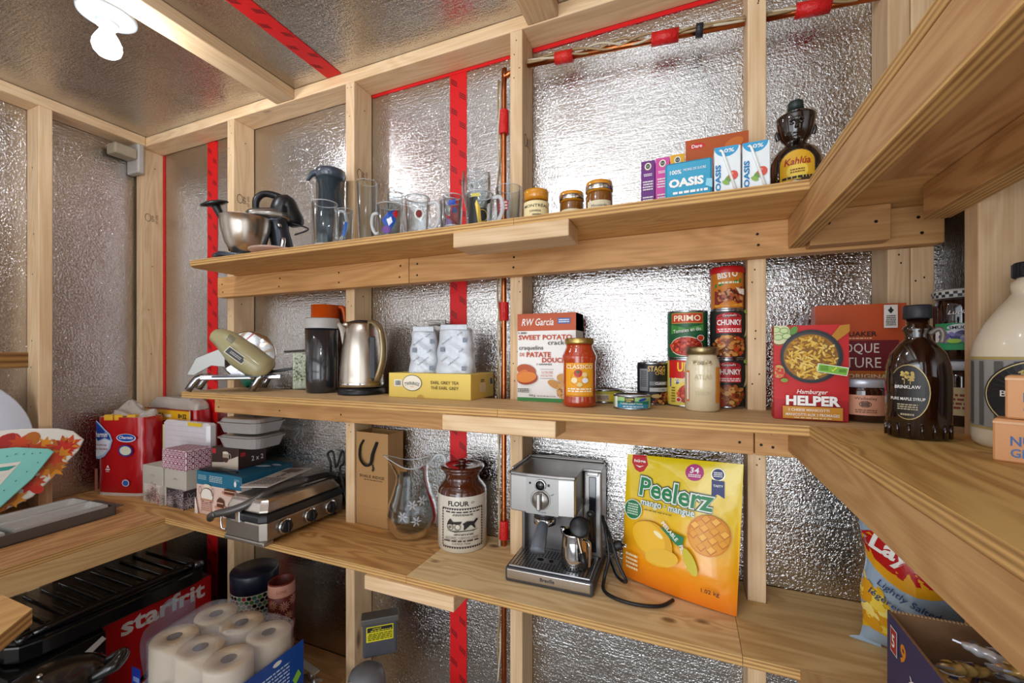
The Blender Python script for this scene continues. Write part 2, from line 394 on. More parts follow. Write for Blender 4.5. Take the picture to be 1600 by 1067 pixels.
# ---------------- shelves ----------------
UT, MT, LT = .316, -.130, -.575; PT = .019; SF = .914
EDGE = ply_edge()
def shelf(poly, top, mat, label, group=None, name='shelf_board', under=None):
    """plywood panel: faces veneered, edges laminated"""
    b = MB(); b.prism(poly, top-PT, top, EDGE)
    b.bm.faces.ensure_lookup_table()
    k = b.mi(mat); ku = b.mi(under or mat)
    for f in b.bm.faces:
        if f.normal.z > .9: f.material_index = k
        elif f.normal.z < -.9: f.material_index = ku
    return tag(b.build(name, centre=True), label, 'shelf', group)
def rect(x0, x1, y0, y1): return [(x0, y0), (x1, y0), (x1, y1), (x0, y1)]
def notched(x0, x1, studs, y0=SF, y1=FY-.003, g=.0015):
    """back edge cut round the studs"""
    p = [(x0, y0), (x1, y0)] if x1 < .45 else [(x0, y0), (.418, y0), (.418, .9295), (x1, .9295)]
    hit = sorted([(a, b) for a, b in studs if b > x0 and a < x1], reverse=True)
    if not hit or hit[0][1] < x1: p.append((x1, y1))
    for a, b in hit:
        a2, b2 = max(a-g, x0), min(b+g, x1)
        p += [(b2, y1), (b2, SY-g), (a2, SY-g)]
        if a2 > x0: p.append((a2, y1))
    if p[-1][0] > x0: p.append((x0, y1))
    out = []
    for q in p:
        if not out or (abs(q[0]-out[-1][0])+abs(q[1]-out[-1][1]) > 1e-6): out.append(q)
    return out
def side(x0, x1, y0, y1, cuts):
    """board along a side wall, its wall edge cut round the studs; the wall is on the right if x0 > 0"""
    w, i, o = (x1, .418, x0) if x0 > 0 else (x0, -2.228, x1)
    p = [(o, y0), (w, y0)]
    for a in cuts:
        if a+.040 >= y1: p += [(w, a-.002), (i, a-.002), (i, y1)]; break
        p += [(w, a-.002), (i, a-.002), (i, a+.040), (w, a+.040)]
    else: p.append((w, y1))
    return p+[(o, y1)]
ST = [(-2.304, -2.266), (-1.69, -1.652), (-1.083, -1.045), (-.472, -.434), (.131, .169), (.391, .467)]
PT_ = '#d9b27c'
pu = wood('#d8aa6c', '#a87236', 'x', .2, .8, .6, True)
shelf([(-1.555, SF), (-.3735, SF), (-.3735, SY-.0015), (-1.58, SY-.0015), (-1.58, SF+.03)], UT, pu, 'left plywood panel of the top shelf, carrying the mixer and the glasses', 'top shelf panels')
shelf(notched(-.3725, FX1-.003, ST, y1=FY-.003), UT, pu, 'right plywood panel of the top shelf, carrying the amber jars and juice cartons', 'top shelf panels')
shelf(side(.204, FX1-.003, .02, .9132, (.28, .89)), UT, wood('#d2a470', '#a06a36', 'y', .4, 1.1, .6, True), 'top shelf board along the right wall, seen from below')
pm = wood('#dfbf8e', '#b88a50', 'x', .2, .7, .6, True)
shelf([(-1.60, SF), (-.4145, SF), (-.4145, SY-.0015), (-1.62, SY-.0015), (-1.62, SF+.02)], MT, pm, 'left plywood panel of the middle shelf, under the slicer, kettle and yellow tea box', 'middle shelf panels')
shelf(notched(-.4135, FX1-.003, ST), MT, pm, 'right plywood panel of the middle shelf, under the cans and cracker box', 'middle shelf panels')
shelf(side(.204, FX1-.003, .02, .9132, (.28, .89)), MT, wood('#dfb76e', '#a8702c', 'y', .4, 1.3, .5, True), 'yellowish middle shelf board along the right wall, under the maple syrup')
p1 = wood('#d9a767', '#9a5f28', 'x', .1, 1.4, .4, True)
shelf(notched(-2.317, -.6735, ST), LT, p1, 'left orange grained plywood panel of the lower shelf, under the grill', 'lower shelf panels')
shelf(notched(-.6725, .097, ST), LT, wood('#e8cc9a', '#bf8e52', 'x', 1.0, 1.0, .4, True), 'middle knotty pale plywood panel of the lower shelf, under the espresso machine', 'lower shelf panels')
shelf(notched(.098, FX1-.003, ST), LT, wood('#dfbd82', '#b37e40', 'x', .6, 1.0, .4, True), 'right plywood panel of the lower shelf, beside the bag of chips', 'lower shelf panels')
shelf(side(-2.317, -1.693, -.3, .9132, (.18, .79)), LT, wood('#d2a06a', '#96592a', 'y', .2, 1.3, .5, True), 'lower shelf board along the left wall, under the grey serving dish')
shelf(side(.19, FX1-.003, .02, .9132, (.28, .89)), LT, wood('#dbb780', '#b78447', 'y', .5, .7, .5), 'lower shelf board along the right wall, under the snack bar carton')
ps = wood('#dcb270', '#b17c43', 'y', .3, 1, .5)
shelf([(-1.6, .262), (-.755, .262), (-.60, .10), (-.60, -.35), (-1.6, -.35)], -.3175, ps, 'near board with a cut off corner at the lower left edge of the picture', 'side shelf boards near the doorway')
shelf([(-1.6, .262), (-.765, .262), (-.60, .09), (-.60, -.35), (-1.6, -.35)], .002, ps, 'near board seen edge on at eye level at the left edge of the picture', 'side shelf boards near the doorway')
bar('shelf_post', -1.60, -1.562, .10, .189, FLOOR, .925, WZ, 'post holding the near side shelf boards, left of the picture', 'post')
# ledgers, fascias, blocks
def screws(xs, y, zs):
    def ex(b):
        F = Face(b, mapM((0, y, 0)))
        for x in xs:
            for z in zs: F.ell(x+random.uniform(-.006, .006), z+random.uniform(-.004, .004), .0032, .0032, screwm, 10, 0, True)
    return ex
LH = .078
for (zt, xa, xj, xb) in ((UT-PT, -1.69, -.795, .467), (MT-PT, -1.707, .140, .467), (LT-PT, -1.69, -.6, .467)):
    nm = {UT-PT: 'top', MT-PT: 'middle', LT-PT: 'lower'}[zt]
    bar('shelf_ledger', xa, xj-.001, 1.092, SY-.001, zt-LH, zt-.0005, WOX, 'ledger board screwed to the studs under the left part of the %s shelf' % nm, 'ledger', extra=screws((xa+.03, -1.35, -1.07, xj-.03), 1.092, (zt-.025, zt-.055)))
    bar('shelf_ledger', xj+.001, xb, 1.092, SY-.001, zt-LH, zt-.0005, WOX, 'ledger board screwed to the studs under the right part of the %s shelf' % nm, 'ledger', extra=screws((xj+.03, -.45, .15, .43), 1.092, (zt-.025, zt-.055)))
def fascia(x0, x1, y0, y1, zt, label, h=.064, mt=WOY):
    def ex(b):
        if zt > .2: b.box(x0+.0005, x1-.0005, y0, y1, zt-h-.0022, zt-h+.001, ply_edge('#d3a766', '#7d4f24', 'X'))
    bar('shelf_fascia', x0, x1, y0, y1, zt-h, zt-.0005, mt, label, 'fascia', extra=ex)
fascia(.204, .232, .03, 1.091, UT-PT, 'deep wooden edge board under the top right shelf, running overhead')
fascia(.204, .242, .03, 1.091, MT-PT, 'wooden edge board under the middle right shelf, running down to the right')
fascia(.204, .242, .03, 1.091, LT-PT, 'wooden edge board under the lower right shelf')
fascia(-1.729, -1.691, -.25, 1.091, LT-PT, 'wooden edge board under the lower left shelf', mt=wood('#d8b27c', '#b5844c', 'y', .5, .8))
fascia(.382, .419, .03, .963, UT-PT, 'short ledger board against the right wall under the top shelf', .06, wood('#c9985f', '#8f5c2c', 'y', .8, 1.4))
fascia(.382, .419, .03, .963, MT-PT, 'ledger board against the right wall under the middle shelf')
bar('support_block', .236, .370, 1.052, 1.0915, .225, .2965, WOX, 'short thick block screwed on the ledger near the right back corner', 'block', extra=screws((.27, .34), 1.052, (.265,)))
for (xa, xb, zt, lb) in ((-.529, -.239, UT-PT, 'pale block bridging the seam under the top shelf'), (-.56, -.269, MT-PT, 'pale block bridging the seam under the middle shelf'), (-.803, -.527, LT-PT, 'pale block bridging the seam under the lower shelf')):
    bar('seam_block', xa, xb, .905, .994, zt-.038, zt-.0005, WX, lb, 'block')
# ---------------- red tape, pipes, lamps ----------------
TR = m('#d80f14', .5); TRD = m('#5a0a0e', .5)
def tape(name, poly_fn, length, width, M, label, along=True):
    b = MB(); b.box(-width/2, width/2, -.0016, -.0004, 0, length, TR, M=M)
    F = Face(b, M @ Matrix.Translation((0, -.0016, 0)))
    n = int(length/.095)
    for i in range(n):
        z = .05+i*.095
        for dx, dz in ((-width*.24, 0), (width*.26, .045)):
            for k in range(3):
                F.poly([(dx-.012, z+dz+k*.0065+.009), (dx+.011, z+dz+k*.0065-.007), (dx+.011, z+dz+k*.0065-.0035), (dx-.012, z+dz+k*.0065+.0125)], TRD, True)
    return tag(b.build(name), label, 'tape')
tape('seam_tape', None, FZ-FLOOR-.041, .062, mapM((-.692, FY, FLOOR)), 'wide red printed tape running down the foil behind the glasses and flour crock')
tape('seam_tape', None, FZ-FLOOR-.041, .066, mapM((-1.918, FY, FLOOR)), 'red printed tape running down the foil left of the mixer')
tape('seam_tape', None, SY-REAR-.1, .064, mapM((-1.132, SY-.002, FZ), rx=R(90)), 'diagonal looking red printed tape across the ceiling foil')
bar('seam_tape', -2.2655, -2.254, FY-.003, FY-.0005, FLOOR, .925, TR, 'thin red tape edge along the corner stud', 'tape', bev=0)
bar('seam_tape', -.432, .129, FY-.003, FY-.0005, .914, .9255, TR, 'thin red tape line under the top plate above the horizontal pipe', 'tape', bev=0)
bar('seam_tape', -1.043, -.474, FY-.003, FY-.0005, .916, .9255, TR, 'thin red tape line under the top plate above the tall glasses', 'tape', bev=0)
b = MB().box(-2.3185, -2.235, 1.10, 1.1285, .80, .965, m('#b9b4ac', .5, .3, bump=.8, bscale=60), .008)
b.box(-2.3, -2.234, 1.02, 1.10, .855, .9, m('#a99c84', .6, .2, bump=.8, bscale=50), .006)
tag(b.build('duct_tape_flap'), 'loose grey duct tape flap in the upper left corner of the room', 'tape')
COPPER = m('#b5683c', .28, 1, bump=.15, bscale=60); WIRE = m('#a58a63', .5, .2); WIRE2 = m('#c9bda4', .5)
t = thing('copper_pipe', 'upright copper pipe with twisted wires, looping at its top beside the middle stud', 'pipe', (-.509, 1.172, 0))
b = MB(); b.tube([(0, 0, -1.02), (0, 0, -.6), (0, 0, 0), (0, 0, .79), (.004, 0, .825), (.018, 0, .838), (.0345, 0, .835)], .008, COPPER, 14, 4)
b.tube([(.036, .03, .80), (.036, .03, -1.0)], .008, m('#7d4a2c', .4, 1), 12)
b.build('pipe', t)
b = MB()
for k in range(2):
    pts = [(-.013+.004*sin(z*23+k*3), -.006+.005*cos(z*19+k*2.6), z) for z in [-.98+.045*i for i in range(41)]]
    b.tube(pts, .0028, (WIRE, WIRE2)[k], 6, 2)
b.build('cable', t)
for z0, z1 in ((.66, .73), (.10, .155), (-.70, -.64), (-.555, -.50)): MB().cyl(.0145, z0, z1, m('#cf1d1c', .4, bump=.7, bscale=120), 14).build('tape_wrap', t)
t = thing('copper_pipe', 'copper pipe wrapped with wires and tape running along under the top plate', 'pipe', (0, 1.165, 0))
b = MB()
ln = lambda x: .843-(x+.42)*.075
b.tube([(-.430, 0, ln(-.43)), (.129, 0, ln(.129))], .008, COPPER, 14); b.tube([(.171, 0, ln(.171)), (.45, 0, ln(.45))], .008, COPPER, 14)
b.build('pipe', t)
b = MB()
for k in range(3):
    for xa, xb in ((-.428, .129), (.171, .388)):
        n = int((xb-xa)/.03); b.tube([(xa+(xb-xa)*i/n, -.009+.005*sin(i*1.3+k*2), ln(xa+(xb-xa)*i/n)+.004+.0075*sin(i*.9+k*2.1)) for i in range(n+1)], .003, (WIRE, WIRE2, WIRE)[k], 6, 3)
b.build('cable', t)
b = MB()
for x0, x1, mt in ((-.345, -.295, '#d0241c'), (-.085, -.02, '#cf1d1c'), (.232, .30, '#cf1d1c'), (.02, .037, '#22242b')):
    MB().tube([(x0, -.003, ln(x0)), (x1, -.003, ln(x1))], .0165, m(mt, .4, bump=.7, bscale=120), 12).build('tape_wrap', t)
def lamp(x, y, label):
    t = thing('ceiling_lamp', label, 'lamp', (x, y, FZ-.001))
    b = MB(); b.prism([(.052*cos(R(22.5+45*i)), .052*sin(R(22.5+45*i))) for i in range(8)], -.028, 0, m('#8f9096', .35, .9)); b.build('junction_box', t)
    por = m('#9aa0a6', .35, coat=.2)
    b = MB(); b.lathe([(0, -.030), (.060, -.029), (.064, -.033), (.063, -.040), (.045, -.044), (.028, -.050), (.024, -.060), (.024, -.066), (.02, -.068), (0, -.068)], por); b.build('lamp_holder', t)
    b = MB(); b.lathe([(.0135, -.067), (.0135, -.078)], m('#c8ccd0', .3, .9)); b.lathe([(.0145, -.072), (.016, -.082), (.024, -.096), (.0305, -.112), (.0315, -.124), (.028, -.136), (.020, -.145), (.010, -.149), (0, -.150)], m('#f2f7ff', .3, emit=BULB_POWER)); b.build('light_bulb', t)
lamp(-1.472, .655, 'lit bare bulb in a white porcelain ceiling holder, at the upper left')
lamp(-.52, .20, 'lit bare bulb in a porcelain holder on the ceiling, above and outside the picture')
# ---------------- helpers for goods ----------------
GLASS = thin_glass('#f4f7f8'); GRIM = m('#f2f6f8', .08, trans=.6, coat=1, ior=1.3); BLACKP = m('#17181b', .35); GUN = m('#3c4048', .3, .6); STEEL = m('#b9b6b0', .22, 1); CHROME = m('#d6d6d8', .08, 1)
WHITE = m('#f1efea', .5); INK = m('#1c1c1e', .6); CARD = m('#b08a62', .8, bump=.2, bscale=90)
def front(mb, x=0, y=0, clip=None): return Face(mb, mapM((x, y, 0)), clip=clip)
def rightf(mb, w, d): return Face(mb, mapM((w/2, d/2, 0), R(90)))
def leftf(mb, w, d): return Face(mb, mapM((-w/2, d/2, 0), R(-90)))
def topf(mb, d, h): return Face(mb, mapM((0, d/2, h), rx=R(-90)))
def carton(w, d, h, mat, bev=.001):
    b = MB(); b.box(-w/2, w/2, 0, d, 0, h, mat, bev, 1); return b
def facing(x, y): return math.atan2(-x, y)
def mug_handle(b, r, z0, z1, mat, out=.03, th=.005, ang=0):
    mat = GRIM
    pts = [(r-.004, 0, z1), (r+out*.7, 0, z1+.002), (r+out, 0, (z1*.7+z0*.3)), (r+out*.9, 0, z0*.7+z1*.3), (r+out*.4, 0, z0), (r-.004, 0, z0+.004)]
    b.tube(pts, th, mat, 10, 5, M=Matrix.Rotation(ang, 4, 'Z'))
def tumbler(b, r0, r1, h, th=.0022, base=.006, mat=None, n=36):
    b.lathe([(0, 0), (r0, 0), (r0+.0008, .002), (r1, h-.001), (r1-th/2, h), (r1-th, h-.001), (r0-th, base), (0, base)], mat or GLASS, n)
    b.tube([((r1-th/2)*cos(a), (r1-th/2)*sin(a), h) for a in [2*pi*i/n for i in range(n)]], th*.5, GRIM, 6, 1, True); b.tube([(r0*.9*cos(a), r0*.9*sin(a), base*.7) for a in [2*pi*i/n for i in range(n)]], base*.22, GRIM, 6, 1, True)
# ---------------- top shelf ----------------
Z = UT+.0003
g = 'clear drinking glasses on the top shelf'
t = thing('stand_mixer', 'dark grey stand mixer head with steel bowl at the left end of the top shelf', 'mixer', (-1.40, 1.0, Z), facing(-1.40, .985))
b = MB(); k = 1/545; q = 1/460
b.prism([(-.075, -.055), (.03, -.055), (.135, -.04), (.155, 0), (.135, .05), (.03, .06), (-.075, .055), (-.095, 0)], 0, .018, GUN, bev=.006, smooth=True); b.build('base', t)
b = MB()
b.lathe([(0, .02), (.038, .02), (.042, .024), (.062, .06), (.074, .11), (.078, .145), (.0795, .146), (.0765, .146), (.072, .11), (.06, .062), (.04, .027), (0, .025)], m('#b5aba0', .25, 1, aniso=.5), 48); b.build('bowl', t)
b = MB(); b.tube([(.118, .02, .018), (.112, .02, .07), (.10, .02, .13), (.095, .02, .16)], [.042, .036, .034, .042], GUN, 24, 4); b.ball((.10, -.022, .135), .008, .006, .008, STEEL, 12); b.build('column', t)
b = MB()
b.tube([(.005, .02, .165), (.02, .02, .172), (.07, .02, .178), (.12, .02, .178), (.14, .02, .172)], [.016, .028, .036, .036, .03], m('#8d8780', .25, .85), 24, 4, flat=.72)
b.build('motor_head', t)
b = MB(); b.tube([(.105, .02, .155), (.11, .02, .20), (.118, .02, .225), (.128, .02, .215), (.152, .02, .17), (.158, .02, .152)], [.030, .038, .036, .038, .034, .02], BLACKP, 20, 4)
F = Face(b, mapM((.128, -.020, .19), R(12), rx=R(-4)))
for i in range(7):
    for dx in (-.012, .012): F.poly([(dx-.009, .018-i*.006), (dx+.009, .017-i*.006), (dx+.009, .0145-i*.006), (dx-.009, .0155-i*.006)], m('#050505', .6), True)
b.build('vent_cover', t)
b = MB(); b.tube([(.03, .02, .185), (.032, .02, .225), (.055, .02, .25), (.09, .02, .25), (.115, .02, .235)], [.011, .012, .011, .013, .02], BLACKP, 16, 6); b.build('handle', t)
b = MB(); b.tube([(.14, .0, .155), (.185, -.01, .145), (.19, -.01, .135), (.15, 0, .115)], .003, BLACKP, 8, 4); b.build('cable', t)
b = MB(); b.tube([(.105, -.03, .02), (.107, -.032, .05), (.112, -.03, .09)], .009, CHROME, 10, 3); b.build('lever', t)
t = thing('food_pusher', 'black mushroom shaped tool leaning in the steel mixing bowl', 'tool', (-1.40, 1.0, Z), facing(-1.40, .985))
b = MB(); b.tube([(-.040, 0, .032), (-.055, 0, .115), (-.075, 0, .155), (-.086, 0, .18)], [.010, .011, .012, .014], BLACKP, 14, 4)
b.lathe([(0, -.004), (.02, -.006), (.042, 0), (.040, .005), (.02, .011), (0, .012)], BLACKP, 28, mapM((-.088, 0, .181), ry=R(-18), rx=R(10))); b.build('handle', t)
b = MB(); b.lathe([(0, .003), (.045, .003), (.075, .012), (.080, .016), (.079, .018), (.045, .008), (0, .007)], m('#c7a596', .3), 44)
tag(b.build('side_plate', loc=(-1.235, .985-.0, Z)), 'shallow pinkish plate lying in front of the stand mixer', 'plate')
b = MB()
b.lathe([(0, 0), (.040, 0), (.042, .003), (.044, .255), (.0415, .255), (.0395, .006), (0, .006)], m('#7f95a3', .03, trans=.85, ior=1.4))
t = thing('iced_tea_pitcher', 'tall dark smoky pitcher with a flip lid in front of the second stud', 'pitcher', (-1.088, 1.068, Z), facing(-1.088, 1.068))
b.build('body', t)
b = MB(); b.lathe([(0, .002+.005), (.0385, .007), (.039, .12), (0, .12)], m('#2c3238', .3)); b.build('filter_insert', t)
b = MB(); b.lathe([(0, .29), (.03, .292), (.047, .284), (.049, .268), (.045, .262), (.045, .255), (0, .255)], m('#3d4854', .15, coat=.5)); b.tube([(-.035, 0, .277), (-.055, 0, .268), (-.068, 0, .245)], [.012, .009, .005], m('#3d4854', .2), 12, 4); b.build('lid', t)
def glass(name, x, y, fn, label, cat='glass', rz=None):
    b = MB(); fn(b); return tag(b.build(name, loc=(x, y, Z), rz=facing(x, y) if rz is None else rz), label, cat, g)
def f(b): tumbler(b, .032, .037, .135, .003, .012); mug_handle(b, .036, .03, .11, GLASS, .028, .005, R(-20))
glass('glass_mug', -1.006, .965, f, 'large clear mug standing before the dark pitcher')
def f(b): tumbler(b, .022, .0295, .186, .002, .012)
glass('tall_glass', -.868, .99, f, 'tallest clear straight glass just right of the second stud')
def f(b): tumbler(b, .020, .026, .176, .002, .012)
glass('tall_glass', -.832, 1.075, f, 'second tall clear glass directly behind the tallest one')
def f(b):
    tumbler(b, .020, .023, .10, .002, .008)
    Face(b, rad=.0222).poly([(-.008, .02), (.0, .02), (.008, .06), (.0, .06)], m('#2f62b8', .4))
glass('small_glass', -.918, .955, f, 'small glass with a slanted blue stripe beside the tallest glass')
def f(b):
    tumbler(b, .031, .0345, .10, .003, .010); mug_handle(b, .034, .025, .08, GLASS, .022, .0045, R(150))
    F = Face(b, rad=.0345); bl = m('#1d4fa8', .4)
    F.poly([(-.022, .05), (-.004, .072), (.018, .082), (.012, .064), (.018, .05), (.002, .02), (-.016, .012), (-.012, .034)], bl)
    F.poly([(-.008, .052), (.004, .06), (.008, .046), (-.002, .034)], m('#e9eef8', .4)); F.poly([(.008, .072), (.013, .075), (.017, .083), (.021, .074), (.026, .072), (.021, .066), (.02, .06), (.013, .06)], m('#cf2127', .4))
    F.ell(-.008, .024, .012, .010, m('#6b3f8f', .4))
glass('glass_mug', -.775, .975, f, 'glass mug printed with a blue bird head emblem and red leaf')
def f(b):
    tumbler(b, .032, .0355, .113, .004, .014); mug_handle(b, .035, .025, .095, GLASS, .028, .0055, R(-25))
    Face(b, rad=.0352).ell(.004, .06, .008, .010, m('#7d2b2b', .4)).ring(.004, .06, .012, .014, .002, m('#d8d2c0', .4))
glass('glass_mug', -.688, .985, f, 'clear mug with a small round red crest, right of the blue emblem mug')
def f(b):
    tumbler(b, .027, .030, .096, .003, .01)
    F = Face(b, rad=.0295); F.poly([(-.018, .012), (.0, .012), (.008, .035), (-.008, .045), (-.02, .03)], m('#8c5fa8', .4)); F.poly([(.004, .055), (.02, .06), (.016, .072), (.006, .07)], m('#2c58b0', .4)); F.poly([(-.015, .045), (.018, .02), (.02, .03), (-.012, .055)], m('#c93434', .4))
glass('small_glass', -.592, 1.0, f, 'small glass with red and purple print, before the wide red tape')
def f(b): tumbler(b, .022, .025, .085, .0025, .01); Face(b, rad=.0245).poly([(-.012, .055), (.008, .058), (.006, .07), (-.01, .068)], m('#2d4fae', .4))
glass('small_glass', -.553, .945, f, 'little glass with a blue print between the printed glass and the gold mug')
def f(b):
    tumbler(b, .034, .037, .094, .004, .012); mug_handle(b, .036, .022, .082, GLASS, .026, .0055, R(-22))
    F = Face(b, rad=.0367); F.rect(-.030, -.006, .006, .078, m('#1a1917', .35)); F.rect(-.006, .018, .006, .05, m('#16161a', .35)); F.poly([(-.004, .01), (.004, .012), (.001, .05), (-.008, .07), (-.012, .06)], m('#bfa14a', .3, .7)); F.rect(-.022, .0, .078, .086, m('#c8b74e', .4)); F.ring(.006, .03, .013, .016, .002, m('#b89b45', .3, .7)); F.poly([(.018, .07), (.03, .076), (.028, .066), (.018, .06)], m('#1a1a1a', .4))
glass('glass_mug', -.496, .985, f, 'glass mug with a black and gold print, left of the middle stud')
def f(b):
    b.lathe([(0, 0), (.03, 0), (.03, .003), (.005, .008), (.004, .07), (.012, .08), (.032, .105), (.042, .15), (.041, .20), (.0395, .20), (.040, .15), (.030, .107), (.01, .085), (0, .083)], GLASS, 40)
    Face(b, rad=.0425).txt('&', -.012, .15, .008, .012, INK)
glass('goblet', -.560, 1.09, f, 'large stemmed goblet behind the gold printed mug', 'goblet')
def f(b):
    tumbler(b, .028, .036, .135, .0018, .005)
    F = Face(b, rad=.0335); F.poly([(-.03, .06), (-.002, .066), (.0, .09), (-.028, .10), (-.034, .08)], m('#b5242a', .4)); F.lines(-.026, -.004, .066, .09, 3, WHITE)
glass('plastic_cup', -.450, 1.068, f, 'clear cup with a red label before the copper pipe', 'cup')
AMB = m('#c77a14', .06, trans=.75, coat=.3, ior=1.4); HONEY = m('#a35a08', .3, coat=.3)
def amber(x, y, r, h, label, band=True, txt=False):
    t = thing('amber_jar', label, 'jar', (x, y, Z), facing(x, y), 'amber jars on the top shelf')
    b = MB(); b.lathe([(0, 0), (r*.9, 0), (r, .005), (r, h*.62), (r*.93, h*.68), (0, h*.68)], m('#7b4a10', .15, coat=.5), 40)
    F = Face(b, rad=r)
    if txt: F.rect(-r*1.35, r*1.35, .006, h*.62, m('#e9d7a4', .5)); F.txt('MONTRÉAL,', 0, h*.48, r*2.2, .010, INK, .01); F.txt('CANADA', -.003, h*.33, r*.9, .005, INK, .01); F.lines(-.01, .012, h*.15, h*.25, 2, INK)
    else: F.rect(-r, r, .006, h*.4, m('#d9cfae', .5)); F.txt('Moutarde', 0, h*.26, r*1.2, .006, INK)
    b.build('body', t)
    b = MB(); b.lathe([(0, h), (r*.8, h), (r*.98, h*.97), (r*1.0, h*.90), (r*.97, h*.80), (r*.93, h*.695), (0, h*.695)], m('#d08a1c', .06, coat=.8), 40); b.build('lid', t)
    if band:
        b = MB(); b.lathe([(r*1.01, h*.72), (r*1.035, h*.73), (r*1.035, h*.86), (r*1.0, h*.87)], m('#c9c4ba', .2, 1), 40); b.build('metal_band', t)
amber(-.345, .995, .031, .086, 'amber jar with cream paper label reading Montréal, leftmost of the three', False, True)
amber(-.262, 1.02, .029, .078, 'smallest amber jar with metal band, in the middle of the three')
amber(-.190, .995, .0305, .083, 'amber jar with metal band and bright yellow lid, nearest the purple carton')
# tea cartons and juice
for x, c1, lb, h in ((-.0815, '#6a2a7c', 'narrow purple drink carton, leftmost on the top shelf', .118), (-.0505, '#cf4d9c', 'narrow pink drink carton between the purple and yellow ones', .120), (-.0195, '#e2a822', 'narrow yellow drink carton behind the blue juice pack', .122)):
    b = carton(.030, .05, h, m(c1, .45)); F = front(b); wt = m('#eee3e6', .5)
    F.ell(0, h-.013, .0075, .0085, m('#d9c48a', .4)); F.ell(0, h-.013, .0062, .0072, m('#f3f1ea', .4)); F.ring(0, h-.013, .0045, .0055, .0022, INK); F.ell(0, h-.013, .0012, .0035, INK)
    F.lines(-.009, .009, h-.036, h-.029, 2, wt, 5); F.lines(-.011, .011, h-.068, h-.045, 4, wt, 7); F.lines(-.011, .011, h-.11, h-.08, 5, wt, 9)
    tag(b.build('drink_carton', loc=(x, 1.0, Z)), lb, 'carton', 'narrow cartons beside the juice packs')
b = carton(.089, .048, .079, m('#1497bd', .25, coat=.4), .004); F = front(b)
F.txt('100%', -.024, .058, .022, .009, WHITE, .02); F.txt('MOINS DE SUCRE', .012, .060, .042, .005, WHITE); F.txt('OASIS', -.004, .035, .066, .018, WHITE, .05); F.lines(-.03, .036, .010, .019, 1, WHITE); F.poly([(.032, .022), (.0445, .016), (.0445, .034), (.034, .036)], m('#8fd0e4', .4))
tag(b.build('juice_pack', loc=(.002, .938, Z), rz=R(-2)), 'blue wrapped pack of juice cartons in front of the yellow carton', 'juice')
for i, (x, lb) in enumerate(((.0735, 'white juice box with straw right beside the blue wrapped pack'), (.1235, 'rightmost white juice box with straw, nearest the dark bottle'))):
    t = thing('juice_box', lb, 'juice', (x, .938, Z), 0, 'white juice boxes with straws')
    b = carton(.047, .038, .094, m('#e8eef0', .4), .0015); F = front(b); bl = m('#3f9fce', .4)
    F.poly([(-.002+.022*cos(a), .094+.020*sin(a)) for a in [pi+pi*i/12 for i in range(13)]], bl); F.txt('0%', .003, .0855, .018, .008, WHITE, .02)
    F.txt('OASIS', -.0165, .033, .052, .010, m('#2c7fb4', .4), .04, rot=R(90))
    F.ell(.004, .03, .010, .006, m('#6f9a52', .5), rot=.6); F.ell(.010, .035, .0085, .009, m('#d8584b', .4)); F.ell(.007, .038, .003, .003, m('#f1a79a', .4)); F.ell(-.003, .022, .007, .004, m('#8cb25a', .5), rot=-.5)
    rf = rightf(b, .047, .038); rf.rect(-.018, .018, .005, .02, m('#c9dbe2', .4)); b.build('carton', t)
    b = MB(); b.tube([(-.014, -.0035, .084), (-.012, -.0035, .086), (-.009, -.0035, .083), (.014, -.0035, .006)], .0026, m('#f4f6f4', .3), 8); b.build('straw', t)
b = carton(.128, .045, .174, m('#8c3a1a', .4), .001); F = front(b)
F.rect(-.064, .064, .10, .174, m('#b5541f', .4)); F.ell(-.04, .158, .018, .007, m('#c9302c', .4)); F.txt('Dare', -.04, .158, .022, .008, WHITE, .02); F.poly([(-.064, .08), (-.064, .10), (-.03, .12), (.01, .10), (.064, .13), (.064, .08)], m('#d9772b', .4)); F.poly([(-.064, .0), (-.064, .085), (-.035, .095), (-.03, 0)], m('#5c2b6e', .4)); F.ell(.035, .15, .02, .012, m('#cc6f2d', .4), rot=.4)
tag(b.build('cookie_box', loc=(.0605, 1.058, Z)), 'orange brown cookie box standing behind the juice packs', 'box')
t = thing('liqueur_bottle', 'dark figure shaped glass bottle with moulded face and yellow arched label', 'bottle', (.206, 1.03, Z), facing(.206, 1.03)+R(4))
DG = m('#1d0f08', .06, coat=1)
b = MB(); b.lathe([(0, 0), (.042, 0), (.046, .006), (.048, .04), (.046, .075), (.038, .097), (.024, .108), (.019, .112), (.020, .118), (.026, .125), (.031, .140), (.034, .156), (.036, .166), (.034, .171), (.018, .178), (.014, .182), (0, .182)], DG, 44, sx=1, sy=.86)
b.tube([(-.012, -.030, .150), (-.006, -.034, .153), (-.002, -.032, .150)], .0018, DG, 8, 4); b.tube([(.012, -.030, .150), (.006, -.034, .153), (.002, -.032, .150)], .0018, DG, 8, 4)
b.ball((-.008, -.0275, .1465), .0045, .003, .0025, DG, 12); b.ball((.008, -.0275, .1465), .0045, .003, .0025, DG, 12)
b.tube([(0, -.031, .152), (0, -.0335, .142), (0, -.034, .136)], [.002, .0032, .0045], DG, 10, 4); b.ball((0, -.0255, .1285), .007, .003, .0022, DG, 12); b.ball((0, -.022, .119), .009, .006, .006, DG, 12)
b.tube([(-.034, 0, .168), (0, -.031, .170), (.034, 0, .168), (0, .031, .170)], .0028, DG, 8, 8, True)
b.tube([(-.030, .005, .15), (-.033, .002, .14), (-.030, .004, .13)], .004, DG, 8, 4); b.tube([(.030, .005, .15), (.033, .002, .14), (.030, .004, .13)], .004, DG, 8, 4)
for v in b.bm.verts: pass
b.build('body', t)
